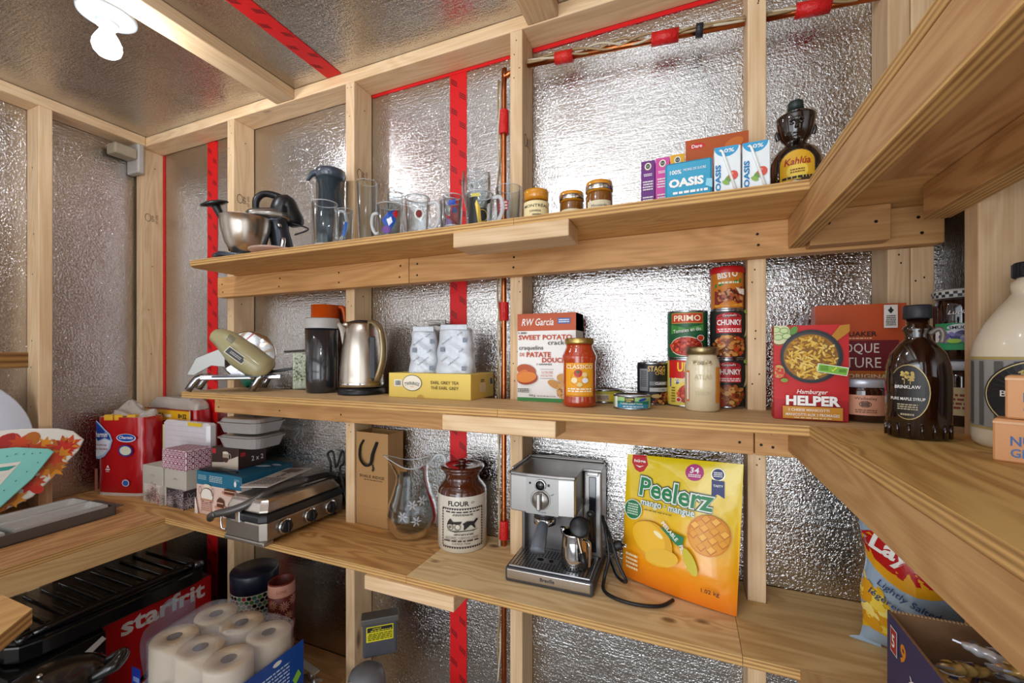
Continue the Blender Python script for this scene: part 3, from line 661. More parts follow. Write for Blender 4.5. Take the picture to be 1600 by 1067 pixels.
b = MB(); b.lathe([(0, .201), (.012, .201), (.014, .199), (.0145, .183), (0, .183)], m('#22302c', .4), 28); b.build('cap', t)
b = MB(); F = Face(b, fn=lambda x, z, d: (x, -.0425*math.sqrt(max(.05, 1-(x/.0485)**2))-.0005-d, z))
arch = lambda k: [(-.031*k, .006)]+[(.031*k*cos(a), .062+.026*k*sin(a)) for a in [pi-pi*i/12 for i in range(13)]]+[(.031*k, .006)]
F.poly(arch(1), m('#2b1a10', .4)); F.poly(arch(.93), m('#d8a31e', .45)); F.ell(0, .045, .018, .017, m('#e7c64a', .45)); F.txt('Kahlúa', 0, .064, .044, .014, m('#a1261b', .4), .02, shear=.2); F.lines(-.012, .012, .040, .050, 2, m('#7b4a12', .5)); F.rect(-.026, -.008, .010, .026, m('#8d6a1c', .5)); F.rect(.006, .022, .010, .030, m('#3d2b12', .5)); F.lines(-.026, .026, .028, .036, 1, INK)
b.build('paper_label', t)
b = MB(); b.grid(lambda u, v: (.045*(u-.5)+.006*sin(9*v), .012*sin(7*u+5*v)+.01*sin(14*v), .075*v*(.75+.25*sin(5*u))), 14, 14, m('#ffffff', .05, trans=.9, alpha=.35, ior=1.2)); b.grid(lambda u, v: (.035*(u-.5)+.012, .004+.010*cos(8*u+4*v), .055*v), 10, 10, m('#ffffff', .05, trans=.9, alpha=.35, ior=1.2))
tag(b.build('plastic_wrapper', loc=(.262, .965, Z)), 'crumpled clear plastic wrapper beside the dark bottle', 'wrapper')
# ---------------- middle shelf ----------------
Z = MT+.0003
t = thing('food_slicer', 'old olive beige electric food slicer with chrome legs at the shelf end', 'slicer', (-1.42, 1.03, Z), R(40))
OL = m('#a8a077', .35, coat=.3); CR = m('#a9abb0', .18, 1); DK = m('#4c4d50', .3, .8)
b = MB(); b.box(-.15, .10, -.01, .05, .040, .058, CR, .004); b.box(-.10, .06, -.055, .09, .050, .056, DK, .002); b.build('base_frame', t)
for xa, xb, y in ((-.14, -.185, .0), (.05, .018, -.05), (.05, .02, .095), (-.14, -.18, .075)):
    b = MB(); dx = xb-xa
    b.prism([(xa-.012, .05), (xa+.012, .05), (xb+.012, 0), (xb-.012, 0)], y-.016, y+.016, CR, Matrix.Rotation(R(90), 4, 'X') @ Matrix.Translation((0, 0, -2*y if False else 0)), bev=.002) if False else b.tube([(xa, y, .050), (xa+dx*.4, y, .046), (xb, y, .006)], [.011, .012, .011], CR, 4, 2)
    b.build('leg', t)
b = MB(); b.tube([(-.115, .03, .195), (-.075, .02, .175), (-.02, .0, .125), (.045, -.01, .075), (.06, -.01, .062)], [.028, .045, .058, .055, .03], OL, 28, 6, flat=.85)
F = Face(b, mapM((-.028, -.060, .125), ry=R(40), rx=R(-5)))
F.rect(-.034, .034, -.013, .013, m('#d8d3c0', .4)); F.rect(-.031, .031, -.0105, .0105, m('#2b2c30', .4)); F.lines(-.02, .02, -.005, .005, 2, m('#b7b5a8', .4))
for i in range(6): F.poly([(-.055+i*.004, .022-.0*i), (-.053+i*.004, .022), (-.057+i*.004, .045), (-.059+i*.004, .045)], INK, True)
b.build('motor_housing', t)
b = MB(); b.lathe([(0, -.004), (.085, -.003), (.0895, 0), (.085, .003), (0, .004)], CHROME, 48, mapM((-.02, .062, .125), ry=R(4), rx=R(82))); b.build('blade', t)
b = MB(); b.prism([(-.075, .155), (-.160, .115), (-.185, .060), (-.165, .058), (-.115, .090), (-.075, .085)], -.0, .006, m('#85837e', .3, .6), Matrix.Rotation(R(90), 4, 'X'), bev=.001); b.build('food_carriage', t)
b = MB(); b.box(.06, .20, .02, .06, .050, .060, m('#3a3a3d', .3, .6), .003, M=mapM(ry=R(-9))); b.build('tray', t)
t = thing('snack_pouch', 'speckled green and silver pouch standing behind the food slicer', 'pouch', (-1.30, 1.155, Z), R(46))
b = MB(); b.box(-.040, .034, -.012, .012, .0, .135, m('#b7c2ab', .35, .3, bump=.6, bscale=120), .006); F = Face(b, mapM((0, -.012, 0)))
F.blobs(-.036, .030, .03, .13, ('#5a6f4e', '#e6ead9', '#7f9a6c', '#d5d8c8'), 160, .0015, .004, 4); b.build('bag', t)
b = MB(); b.box(-.058, .050, -.012, .03, .138, .146, m('#3b3530', .5), .003, M=mapM(ry=R(-4))); b.build('lid', t)
b = MB(); b.grid(lambda u, v: (.03*cos(6.28*u)*sin(pi*v)+.003*sin(20*u), .02*sin(6.28*u)*sin(pi*v), .02+.05*(1-cos(pi*v))/2+.004*sin(15*u)), 20, 10, m('#2f9c84', .4, trans=.3), cu=True)
tag(b.build('crumpled_bag', loc=(-1.575, 1.135, Z+.012-.03+.0)), 'little crumpled green plastic bag behind the left end of the slicer', 'bag')
t = thing('drink_pitcher', 'black pitcher with frosted white rim and handle, beside the kettle', 'pitcher', (-1.145, 1.088, Z), facing(-1.145, 1.088))
ROP = lambda w, d: [(w*cos(a)*(1 if abs(cos(a)) > .2 else 1), d*sin(a)) for a in [2*pi*i/32 for i in range(32)]]
b = MB(); b.lathe([(0, 0), (.048, 0), (.050, .004), (.054, .225), (.0525, .225), (.048, .008), (0, .008)], m('#25262b', .2, coat=.8), 44); b.build('body', t)
b = MB(); b.lathe([(.0548, .215), (.0552, .246), (.052, .250), (.0525, .224), (.0545, .215)], m('#b9b7b4', .4), 44); b.build('rim', t)
b = MB(); b.tube([(.048, -.015, .235), (.062, -.03, .215), (.070, -.035, .17), (.078, -.035, .135)], [.010, .012, .012, .011], m('#c9c2b8', .4), 12, 5, flat=.6); b.build('handle', t)
t = thing('drink_pitcher', 'translucent orange pitcher with strap handle behind the black one', 'pitcher', (-1.212, 1.166, Z), facing(-1.185, 1.165))
b = MB(); ORG = m('#d8540d', .35, coat=.2)
b.lathe([(0, 0), (.042, 0), (.044, .004), (.048, .305), (.0465, .305), (.042, .008), (0, .008)], ORG, 40); b.build('body', t)
b = MB(); b.tube([(.040, -.01, .300), (.060, -.015, .295), (.068, -.02, .25), (.075, -.02, .205)], [.009, .013, .012, .010], ORG, 12, 5, flat=.7); b.build('handle', t)
t = thing('electric_kettle', 'brushed steel cordless kettle with a broad curved handle', 'kettle', (-.985, 1.10, Z), facing(-.985, 1.1))
BS = m('#bcb2a6', .26, 1, aniso=.6)
b = MB(); b.lathe([(0, 0), (.074, 0), (.075, .004), (.072, .018), (.060, .022), (0, .022)], BLACKP, 44); b.build('base', t)
b = MB(); b.lathe([(0, .023), (.0685, .023), (.070, .030), (.0685, .060), (.066, .10), (.061, .15), (.053, .20), (.047, .226), (.044, .230), (0, .230)], BS, 56)
b.lathe([(.0705, .031), (.0712, .034), (.0705, .037)], CHROME, 56); b.tube([(-.040, .0, .222), (-.058, 0, .228)], [.014, .007], BS, 14); b.build('body', t)
b = MB(); b.lathe([(0, .240), (.025, .239), (.041, .234), (.042, .2305), (0, .2305)], BLACKP, 40); b.build('lid', t)
b = MB(); b.tube([(.022, -.030, .232), (.040, -.052, .228), (.058, -.075, .20), (.064, -.084, .15), (.060, -.082, .10), (.048, -.072, .055), (.042, -.064, .045)], [.010, .013, .0125, .0125, .0125, .012, .008], m('#a08e6d', .3, .7), 14, 6, flat=.6)
b.build('handle', t)
b = MB(); Face(b, mapM((.030, -.0615, 0), R(26)), rad=None).rect(-.006, .006, .055, .18, m('#2b2d33', .2)); 
b.box(.024, .040, -.066, -.052, .05, .185, m('#2a2b30', .2), .003, M=None); b.build('water_gauge', t)
# tea box with vacuum packs
b = carton(.281, .15, .073, m('#e8cc66', .5), .0012); F = front(b); tb = m('#2e2b26', .5)
F.rect(-.120, -.092, .033, .053, WHITE)
rn = random.Random(2); x = -.116
while x < -.096: wd = rn.choice((.0006, .0011, .0016)); F.poly([(x, .036), (x+wd, .036), (x+wd, .050), (x, .050)], INK, True); x += wd+.0009
F.nxt(); F.ell(-.055, .044, .0345, .024, m('#3c3a42', .5), 32); F.ell(-.055, .044, .0325, .0222, m('#f2ecd8', .5), 32); F.txt('TWININGS', -.055, .043, .052, .010, m('#2d3350', .5), .01, arc=.09); F.txt('LONDON', -.055, .033, .012, .003, m('#b58f4a', .5))
F.txt('EARL GREY TEA', .057, .047, .092, .009, m('#5b4a2b', .5), .004); F.txt('THÉ EARL GREY', .057, .033, .092, .011, m('#5b4a2b', .5), .004); F.clip = (-1, 1, .0005, 1); F.ell(-.025, .001, .011, .009, m('#c99f4b', .6))
G = rightf(b, .281, .15); G.rect(-.02, .02, .018, .045, m('#e8d9b0', .5)); G.rect(.05, .066, .038, .056, m('#3b4a6a', .5)); G.lines(-.015, .008, .047, .056, 2, tb)
tag(b.build('tea_box', loc=(-.6985, 1.052, Z)), 'long yellow tea carton lying flat under two silver coffee bricks', 'tea box')
SIL = m('#c3c8cf', .35, .15, bump=.5, bscale=60)
def brick(x, y, w, d, h, rz, label, mt, seed, txt=True, z=.0735):
    rn = random.Random(seed); b = MB(); n = 14
    def fn(u, v):
        a = 2*pi*u; k = 1-.18*v*v; e = 4.0
        cx, sx = cos(a), sin(a); rr = (abs(cx)**e+abs(sx)**e)**(-1/e)
        return (w/2*rr*cx*k+.002*sin(13*v+6*u*3), d/2*rr*sx*(1-.25*v)+.0018*cos(17*v+4*a), h*v)
    b.grid(fn, 48, n, mt, cu=True)
    b.prism([(w/2*(abs(cos(a))**4+abs(sin(a))**4)**-.25*cos(a)*.82, d/2*(abs(cos(a))**4+abs(sin(a))**4)**-.25*sin(a)*.75) for a in [2*pi*i/48 for i in range(48)]], h-.001, h+.004, mt, bev=.002)
    b.prism([(w/2*.98*(abs(cos(a))**4+abs(sin(a))**4)**-.25*cos(a), d/2*.98*(abs(cos(a))**4+abs(sin(a))**4)**-.25*sin(a)) for a in [2*pi*i/48 for i in range(48)]], 0, .0015, mt)
    b.box(-w*.36, w*.36, -.003, .006, h, h+.016, mt, .002, M=mapM(rx=R(10)))
    if txt:
        F = Face(b, fn=lambda x, zz, d_: (x, -d/2*(1-.25*zz/h)-.0024-d_, zz)); bl = m('#5b6678', .5)
        for (tx, tz, s, ww) in ((-w*.18, h*.75, 'Illustrations', .035), (w*.2, h*.52, 'Café', .016), (0, h*.28, 'Coffee Service', .04), (-w*.24, h*.33, 'fraîcheur', .022), (w*.15, h*.9, 'Service', .018)):
            F.txt(s, tx, tz, ww, .0045, bl, rot=R(38))
        for tx, tz in ((-w*.3, h*.55), (w*.28, h*.12), (w*.3, h*.76)): F.rect(tx-.006, tx+.006, tz-.008, tz+.006, m('#8a93a3', .5)); F.ring(tx, tz-.001, .004, .005, .0012, bl)
    return tag(b.build('coffee_brick', loc=(x, y, Z+z), rz=rz), label, 'coffee pack', 'vacuum packed coffee bricks')
brick(-.742, 1.10, .088, .055, .125, R(24), 'silver white coffee brick on the left of the yellow carton', SIL, 1)
brick(-.632, 1.10, .112, .06, .128, R(14), 'silver white coffee brick on the right of the yellow carton, before the red tape', SIL, 2)
brick(-.735, 1.178, .085, .045, .150, R(8), 'grey foil coffee pack at the back, behind the left brick', m('#9a9690', .3, .7, bump=.8, bscale=50), 3, False)
# cracker box
b = carton(.166, .085, .24, m('#f0eee9', .5)); b.box(-.083, .083, -.0002, .0852, .193, .2403, m('#bf5427', .5)); F = front(b, clip=(-.083, .083, 0, .24)); og = m('#c04a25', .5); bk = m('#27211f', .6)
F.l = 2; F.rect(-.083, .083, 0, .010, m('#3f8b46', .5)); F.txt('RW Garcia', -.024, .217, .092, .020, WHITE, .012, shear=.25); F.rect(.033, .068, .211, .226, m('#3d6ab0', .5)); F.lines(.036, .065, .213, .224, 2, WHITE)
F.txt('5 SEED', -.067, .1875, .026, .005, bk, .02); F.txt('SWEET POTATO', -.003, .175, .152, .0135, og, .03); F.txt('crackers', .042, .1605, .072, .012, bk, .004); F.txt('craquelins', -.042, .145, .07, .015, bk, .004); F.txt('DE', -.068, .128, .014, .009, og, .01); F.txt('PATATE', -.02, .128, .07, .0135, og, .03); F.txt('DOUCE', .022, .113, .064, .0135, og, .03); F.txt('3 GRAINES', -.004, .1015, .044, .0045, bk, .02)
F.ell(-.055, .085, .028, .016, m('#b5532c', .5), rot=-.2); F.ell(-.07, .072, .022, .010, m('#d9763a', .5), rot=.6); F.ell(-.052, .062, .030, .0165, m('#a3391f', .5), rot=.15); F.ell(-.054, .066, .029, .0145, m('#e0842c', .5), rot=.15)
F.rect(-.014, .024, .088, .0888, bk); F.txt('GLUTEN FREE', .005, .080, .032, .006, og); F.txt('SANS GLUTEN', .003, .071, .034, .005, og); F.rect(-.014, .024, .063, .0638, bk)
F.ell(.05, .065, .018, .012, m('#c9964a', .5), rot=-.2); F.ell(.028, .048, .022, .010, m('#c98f42', .5), rot=-.4); F.ell(.052, .032, .02, .022, m('#d3a052', .5)); F.blobs(.03, .07, .015, .055, ('#a8722c', '#e1bb78', '#8f5d22'), 50, .0012, .0025, 8, (.05, .034, .019, .021))
F.lines(-.078, -.045, .024, .036, 3, bk); F.txt('350 g', -.036, .0165, .018, .007, bk, .02); F.lines(-.022, .03, .0145, .018, 1, m('#8a8580', .5))
G = rightf(b, .166, .085); G.l = 2; G.lines(-.03, .03, .05, .15, 9, m('#8a5a40', .5))
tag(b.build('cracker_box', loc=(-.354, 1.10, Z)), 'white and orange sweet potato cracker carton beside the middle stud', 'box')
# pasta sauce
t = thing('sauce_jar', 'tomato pasta sauce jar with gold lid and yellow orange label', 'jar', (-.25, 1.05, Z), facing(-.25, 1.05))
b = MB(); b.lathe([(0, 0), (.037, 0), (.041, .004), (.042, .012), (.0405, .020), (.0405, .110), (.043, .118), (.0425, .126), (.036, .140), (.033, .146), (.033, .155), (0, .155)], m('#b23a14', .12, coat=1), 44)
F = Face(b, rad=.0411); F.rect(-.037, .037, .026, .108, m('#e8a020', .5)); F.rect(-.035, .035, .094, .1035, m('#d98f1c', .5)); F.txt('CLASSICO', 0, .099, .068, .010, m('#f8efd4', .5), .01)
F.ring(0, .070, .021, .021, .0008, m('#b9852a', .5)); F.ell(-.003, .083, .0095, .0095, m('#b3261b', .4)); F.ell(-.003, .086, .004, .003, m('#2d6b2a', .5)); F.ell(-.012, .066, .0075, .007, m('#efdcae', .5)); F.ell(.013, .066, .007, .0065, m('#dfe3ea', .5)); F.ell(.012, .080, .006, .006, m('#e8c98a', .5)); F.ell(.001, .056, .006, .0055, m('#dcc77a', .5)); F.lines(-.028, .028, .037, .048, 2, m('#f8efd4', .5)); F.rect(-.036, .036, .0275, .0285, m('#a33817', .5))
b.build('body', t)
b = MB(); b.lathe([(.0335, .154), (.036, .1545), (.0365, .158), (.0365, .166), (.035, .169), (0, .1695)], m('#b59a5a', .3, .9), 44); b.build('lid', t)
def can(name, x, y, z, r, h, body, fn, label, cat='can', lid=None, rz=None):
    t = thing(name, label, cat, (x, y, z), facing(x, y) if rz is None else rz)
    b = MB(); b.lathe([(0, .001), (r-.002, .001), (r, 0), (r+.0008, .001), (r, .003), (r, h-.003), (r+.0008, h-.001), (r, h), (r-.002, h), (r-.0025, h-.003), (0, h-.003)], m('#a9abb0', .25, 1), 44)
    b.build('can_body', t)
    b = MB(); b.lathe([(r+.0003, .004), (r+.0003, h-.004)], m(body, .4), 44); F = Face(b, rad=r+.0003); fn(F); b.build('paper_label', t)
    if lid: c = MB(); c.lathe([(r+.002, h-.012), (r+.0025, h-.010), (r+.0025, h+.002), (r, h+.004), (r-.004, h+.002), (0, h+.002)], lid, 44); c.build('lid', t)
    return t
tomato = ('#b3311c', '#d2452a', '#e0603f', '#962312')
def f(F):
    F.rect(-.045, .045, .004, .013, m('#2f92b8', .4)); F.rect(-.045, .045, .013, .020, m('#17806a', .4)); F.rect(-.045, -.036, .004, .030, WHITE); F.rect(-.016, .006, .017, .029, m('#2b2a25', .4)); F.txt('CLOVER', -.005, .025, .018, .004, m('#e3d24a', .4), .02); F.txt('LEAF', -.007, .0205, .011, .003, m('#e3d24a', .4), .02); F.txt('FLAKED LIGHT TUNA', -.001, .0145, .05, .0035, WHITE, .02); F.lines(-.02, .025, .006, .010, 1, WHITE); F.ell(.024, .024, .010, .003, m('#2848a0', .4), rot=.2)
can('tuna_can', -.123, 1.055, Z, .0425, .033, '#a6cf8a', f, 'flat tuna can with green and blue label standing in front')
def f(F): F.rect(-.03, .02, .006, .024, m('#d8c9a0', .4)); F.rect(.012, .03, .006, .024, m('#e0c534', .4)); F.lines(-.02, .01, .009, .02, 3, m('#7d4b60', .4))
can('tuna_can', -.208, 1.168, Z, .041, .035, '#b9b23c', f, 'flat yellow labelled can half hidden behind the sauce jar')
def f(F):
    F.rect(-.035, -.010, .035, .092, m('#8a8b90', .5)); F.lines(-.032, -.013, .045, .088, 9, m('#3d3d42', .5)); F.txt('STAGG', .012, .092, .046, .014, m('#d8b25c', .4), .02); F.txt('CHILI', .020, .081, .026, .008, m('#d8b25c', .4), .01); F.rect(-.006, .05, .050, .060, m('#6b6c70', .4)); F.txt('CLASSIC', .022, .055, .03, .006, WHITE, .01); F.rect(-.006, .05, .034, .044, m('#b8babb', .4)); F.txt('CHILI', .024, .039, .02, .005, INK); F.blobs(.002, .05, .004, .030, ('#7d3b1c', '#a85a2c', '#c98a4a', '#5b2813'), 60, .002, .005, 5); F.ell(.008, .023, .010, .005, m('#c7a86a', .4)); F.rect(-.035, -.012, .008, .028, WHITE); F.ring(-.022, .018, .008, .008, .002, INK)
can('chili_can', -.085, 1.172, Z, .0375, .108, '#1d1c20', f, 'black labelled can of chili behind the tuna can')
def f(F):
    F.rect(-.05, .05, .070, .114, m('#c9201e', .4)); F.poly([(-.046, .070), (.046, .080), (.046, .060), (-.046, .048)], m('#2b4fa0', .4)); F.txt('UNICO', .012, .098, .07, .024, m('#f2cf2e', .4), .03); F.txt('Diced', -.018, .066, .026, .012, WHITE, .01, rot=.1, shear=.2)
    F.ell(.004, .032, .026, .024, m('#c23a22', .4)); F.blobs(-.02, .03, .012, .052, tomato, 60, .002, .005, 6, (.004, .032, .024, .022)); F.ell(-.018, .018, .006, .006, WHITE); F.ell(-.018, .018, .0045, .0045, m('#c9201e', .4)); F.lines(-.036, -.026, .010, .05, 6, m('#7d6a20', .4))
can('tomato_can', .0, 1.165, Z, .047, .118, '#efd95e', f, 'red and yellow can of diced tomatoes, underneath the green can')
def f(F):
    F.rect(-.040, .040, .086, .112, m('#b89445', .4)); F.rect(-.038, .038, .088, .110, m('#c23a1e', .4)); F.txt('PRIMO', 0, .099, .064, .0145, m('#f4e9c8', .4), .02); F.poly([(-.04, .084), (.04, .084), (.04, .068), (-.04, .060)], m('#3f8a3a', .4)); F.txt('Tomates en dés', 0, .070, .066, .009, WHITE, .004, rot=.12)
    F.ell(-.002, .030, .039, .0245, m('#e2dcc8', .4)); F.ell(-.002, .030, .037, .0225, m('#b3311c', .4)); F.blobs(-.04, .035, .008, .052, tomato, 200, .002, .0045, 7, (-.002, .030, .035, .021)); F.ell(.026, .050, .007, .007, m('#c23a1e', .4)); F.ring(.026, .050, .0075, .0075, .001, WHITE)
can('tomato_can', .0, 1.165, Z+.1183, .047, .118, '#1f5a35', f, 'dark green can of diced tomatoes stacked on the red and yellow can')
stew = ('#8a4a1e', '#c4803a', '#d9a35a', '#6b2f14', '#a85f28', '#b5401c')
def chunky(F, s):
    F.rect(-.030, .030, .062, .100, m('#b9242a', .4)); F.poly([(-.030, .100)]+[(.030*cos(a), .100+.010*sin(a)) for a in [pi-pi*i/8 for i in range(9)]]+[(.030, .100)], m('#b9242a', .4)); F.txt('Campbell’s', 0, .103, .030, .007, WHITE, .006, shear=.3); F.txt('CHUNKY', 0, .087, .056, .0135, WHITE, .03); F.rect(-.029, .029, .062, .074, m('#d8343a', .4)); F.lines(-.026, .026, .0635, .073, 2, WHITE, s)
    F.ell(.0, .030, .034, .026, m('#7a3d18', .4)); F.blobs(-.034, .034, .006, .056, stew, 150, .002, .0065, s, (0, .030, .033, .025)); F.poly([(.033, .105), (.04, .10), (.04, .06), (.028, .05), (.034, .07)], m('#b9b48a', .4)); F.ell(.035, .112, .007, .005, m('#8fae4e', .4))
can('soup_can', .0905, 1.172, Z, .0375, .118, '#2b2b28', lambda F: chunky(F, 11), 'dark and red can of chunky soup at the bottom of the stack of three', rz=R(2))
can('soup_can', .0905, 1.172, Z+.1183, .0375, .118, '#2a2926', lambda F: chunky(F, 23), 'dark and red can of chunky soup in the middle of the stack', rz=R(5))
def f(F):
    F.txt('BISTO', -.003, .083, .046, .015, WHITE, .03, rot=.12); F.poly([(-.033, .062), (.03, .074), (.03, .064), (-.033, .052)], m('#3c7a35', .4)); F.lines(-.024, .022, .060, .068, 1, m('#dfe8c8', .4)); F.poly([(-.033, .004), (.033, .004), (.033, .055), (.0, .05), (-.033, .045)], m('#7d2a1a', .4)); F.poly([(-.032, .012), (.0, .006), (.033, .016), (.033, .006), (-.032, .006)], m('#d8952c', .4)); F.ell(.004, .034, .024, .013, m('#5b2512', .4), rot=.15); F.blobs(-.02, .028, .02, .048, ('#a8552c', '#6b2b14', '#c98a5a'), 60, .002, .006, 9); F.poly([(.012, .052), (.033, .048), (.033, .034), (.02, .036)], m('#e8ded0', .4))
can('gravy_can', .0905, 1.172, Z+.2366, .0365, .100, '#c9781f', f, 'red gravy granule tin with red plastic lid, topmost of the stack', 'tin', m('#b9181c', .4), rz=R(3))
t = thing('mason_jar', 'glass jar of cream coloured spread with gold lid and orange back label', 'jar', (.032, 1.075, Z), facing(.032, 1.075))
CRM = m('#ddd0ae', .18, coat=.9)
b = MB(); b.lathe([(0, 0), (.033, 0), (.037, .004), (.0375, .10), (.036, .112), (.031, .122), (.0305, .130), (0, .130)], CRM, 44); F = Face(b, rad=.0376)
F.rect(-.040, -.029, .022, .092, m('#d9783a', .5)); F.rect(-.037, -.031, .026, .088, WHITE); F.rect(.030, .045, .02, .10, m('#d88a2e', .5)); F.txt('ATLAS', .002, .078, .036, .011, m('#c4b58f', .4), .01); F.txt('MASON', .002, .042, .032, .009, m('#cabd99', .4), .01); F.blobs(-.02, .02, .107, .113, ('#8a7b55', '#b9a97c', '#efe6cc'), 40, .001, .003, 3)
b.build('body', t)
b = MB(); b.lathe([(.031, .128), (.034, .129), (.0345, .143), (.033, .146), (0, .146)], m('#9b8a62', .3, .85), 44); b.build('lid', t)
# pasta dinner box
b = carton(.122, .034, .186, m('#b3161b', .45)); F = front(b, clip=(-.061, .061, 0, .186))
F.rect(-.061, .061, .04, .186, m('#c4191c', .45)); F.ell(-.052, .170, .022, .024, m('#8a5a2c', .5)); F.ell(-.052, .170, .019, .021, m('#d8d3a8', .5)); 
for a_, b_ in ((-.058, .178), (-.044, .176), (-.054, .163), (-.040, .165)): F.ell(a_, b_, .008, .006, m('#c4d49a', .5)); F.ring(a_, b_, .008, .006, .0012, m('#6f9a4a', .5))
F.ell(-.028, .176, .006, .009, m('#5f8f3c', .5), rot=-.5); F.poly([(.030, .160), (.046, .184), (.061, .186), (.061, .172), (.042, .155)], m('#b87d1e', .5)); F.ell(.0, .125, .051, .052, m('#26262a', .4), 36); F.ell(-.001, .125, .0465, .0475, m('#3a3a3e', .4), 36); F.ell(-.001, .124, .044, .044, m('#9a6a1e', .5), 36)
rn = random.Random(12)
for i in range(240):
    a = rn.uniform(0, 6.28); q = math.sqrt(rn.random())*.040; F.l += .05
    F.ell(-.001+q*cos(a), .124+q*sin(a), .0058, .0019, m(rn.choice(('#d9a938', '#e3bb52', '#c58e26', '#8a5a1e', '#e8c86a')), .5), 8, rn.uniform(0, pi), True)
F.l += 2; F.ell(-.054, .095, .010, .013, m('#c4a05a', .5)); F.blobs(-.061, -.047, .085, .105, ('#c9291c', '#d8482c'), 24, .002, .003, 3); F.ell(-.045, .078, .006, .004, m('#7a9a3c', .5)); F.poly([(.010, .112), (.058, .104), (.055, .088), (.008, .096)], m('#e8efd8', .5)); F.poly([(.0115, .1105), (.0565, .1025), (.054, .0895), (.0095, .097)], m('#7db83c', .5)); F.lines(.013, .026, .098, .107, 3, m('#3f6a1c', .5)); F.poly([(.030, .101), (.033, .096), (.040, .104), (.038, .105), (.033, .099)], m('#e8e03c', .5)); F.lines(.042, .053, .095, .101, 2, m('#3f6a1c', .5))
F.txt('Hamburger', .0, .0555, .050, .011, WHITE, .004, shear=.3); F.txt('HELPER', .001, .0395, .087, .019, WHITE, .045); F.rect(-.048, .048, .004, .028, m('#c98a22', .45)); F.txt('3 CHEESE MANICOTTI', -.006, .0215, .066, .005, WHITE, .01); F.txt('MANICOTTI AUX 3 FROMAGES', 0, .0125, .086, .0055, WHITE, .01); F.lines(-.03, .03, .005, .008, 1, m('#efe2b8', .5))
leftf(b, .122, .034).lines(-.012, .012, .03, .17, 16, m('#e3c9c4', .5))
tag(b.build('pasta_dinner_box', loc=(.2225, .99, Z), rz=R(-2)), 'red pasta dinner carton showing a pan of golden pasta', 'box')
b = carton(.152, .038, .232, m('#b5451c', .45)); F = front(b); mr = m('#6e1a20', .45)
F.rect(-.076, .076, .158, .232, m('#b84a1e', .45)); F.rect(-.062, .064, .095, .158, mr); F.txt('QUAKER', -.001, .170, .060, .012, m('#3a1714', .5), .03); F.lines(-.02, .02, .160, .164, 1, m('#e8c9a0', .5)); F.txt('CROQUE', -.012, .140, .088, .023, m('#e8dcd0', .5)); F.txt('NATURE', -.012, .112, .094, .021, m('#e8dcd0', .5)); F.rect(-.076, .076, .074, .095, m('#c86a24', .45)); F.txt('ORIGINAL', .016, .084, .074, .009, m('#f2e2c0', .5), .02); F.txt('LE', -.034, .084, .012, .009, m('#f2e2c0', .5), .02); F.poly([(-.07, 0), (.07, 0), (.07, .06), (.02, .072), (-.07, .06)], m('#8f5a2c', .5)); F.blobs(-.06, .06, .03, .072, ('#b98a4a', '#8f5f2c', '#d0ab6c', '#5f3a1a'), 150, .002, .005, 4)
F.rect(.036, .058, .182, .228, m('#ddd5cc', .5)); F.poly([(.042, .218), (.0445, .2195), (.047, .225), (.0495, .2195), (.052, .218), (.049, .213), (.0475, .211), (.0465, .211), (.045, .213)], INK); F.lines(.039, .055, .186, .208, 6, INK)
tag(b.build('granola_box', loc=(.329, 1.085, Z)), 'orange and maroon granola carton behind the jam jar', 'box')
b = MB(); b.grid(lambda u, v: (.02*(u-.5)+.004*sin(12*v), .01*sin(5*u+6*v), .215*v), 6, 20, m('#c9ccd6', .15, trans=.5, alpha=.5)); 
tag(b.build('plastic_sleeve', loc=(.236, 1.10, Z)), 'clear crinkled plastic sleeve at the left edge of the granola carton', 'wrapper')
t = thing('jam_jar', 'squat dark jar with pale lid and peach label between the two cartons', 'jar', (.3185, 1.031, Z), facing(.3185, 1.036))
b = MB(); b.lathe([(0, 0), (.034, 0), (.0385, .005), (.0385, .058), (.0365, .066), (.035, .068), (0, .068)], m('#35160c', .08, coat=1), 44); F = Face(b, rad=.0386); F.rect(-.040, .046, .014, .052, m('#d99c7c', .5)); F.txt('Wellesley', .004, .045, .034, .007, m('#6a3a22', .5), .005); F.ring(.003, .035, .009, .006, .001, INK); F.rect(-.003, .009, .031, .039, m('#6b4a3a', .5)); F.lines(-.012, .020, .018, .026, 2, m('#8a5a40', .5)); F.rect(.033, .042, .018, .044, WHITE)
b.build('body', t)
b = MB(); b.lathe([(.036, .066), (.0395, .067), (.040, .079), (.038, .0815), (0, .0815)], m('#c9cdd8', .35, .4), 44); b.build('lid', t)
# syrup bottle
t = thing('syrup_bottle', 'dark glass maple syrup bottle with black cap and oval gold edged label', 'bottle', (.33, .848, Z), facing(.33, .848)+R(10))
SY_ = m('#1f0c06', .04, coat=1)
b = MB(); b.lathe([(0, 0), (.036, 0), (.0395, .004), (.0395, .022), (.041, .026), (.0415, .09), (.040, .11), (.035, .130), (.024, .145), (.017, .152), (.0155, .158), (.019, .166), (.019, .170), (.0145, .174), (.0145, .188), (0, .188)], SY_, 48, sx=.94, sy=.72)
for i in range(16):
    a = 2*pi*i/16; b.tube([(.0375*cos(a), .0288*sin(a), .003), (.0375*cos(a), .0288*sin(a), .024)], .0022, SY_, 6)
sbody = b.build('body', t)
b = MB(); b.lathe([(.0135, .184), (.0165, .184), (.0175, .186), (.0175, .2025), (.016, .205), (0, .205)], m('#20232a', .5), 36, sx=1.0)
b.build('cap', t)
b = MB(); b.tube([(.012, -.008, .160), (.022, -.012, .168), (.026, -.012, .158), (.024, -.012, .146)], .0035, m('#8a8079', .05, trans=.6), 10, 5); b.build('finger_loop', sbody)
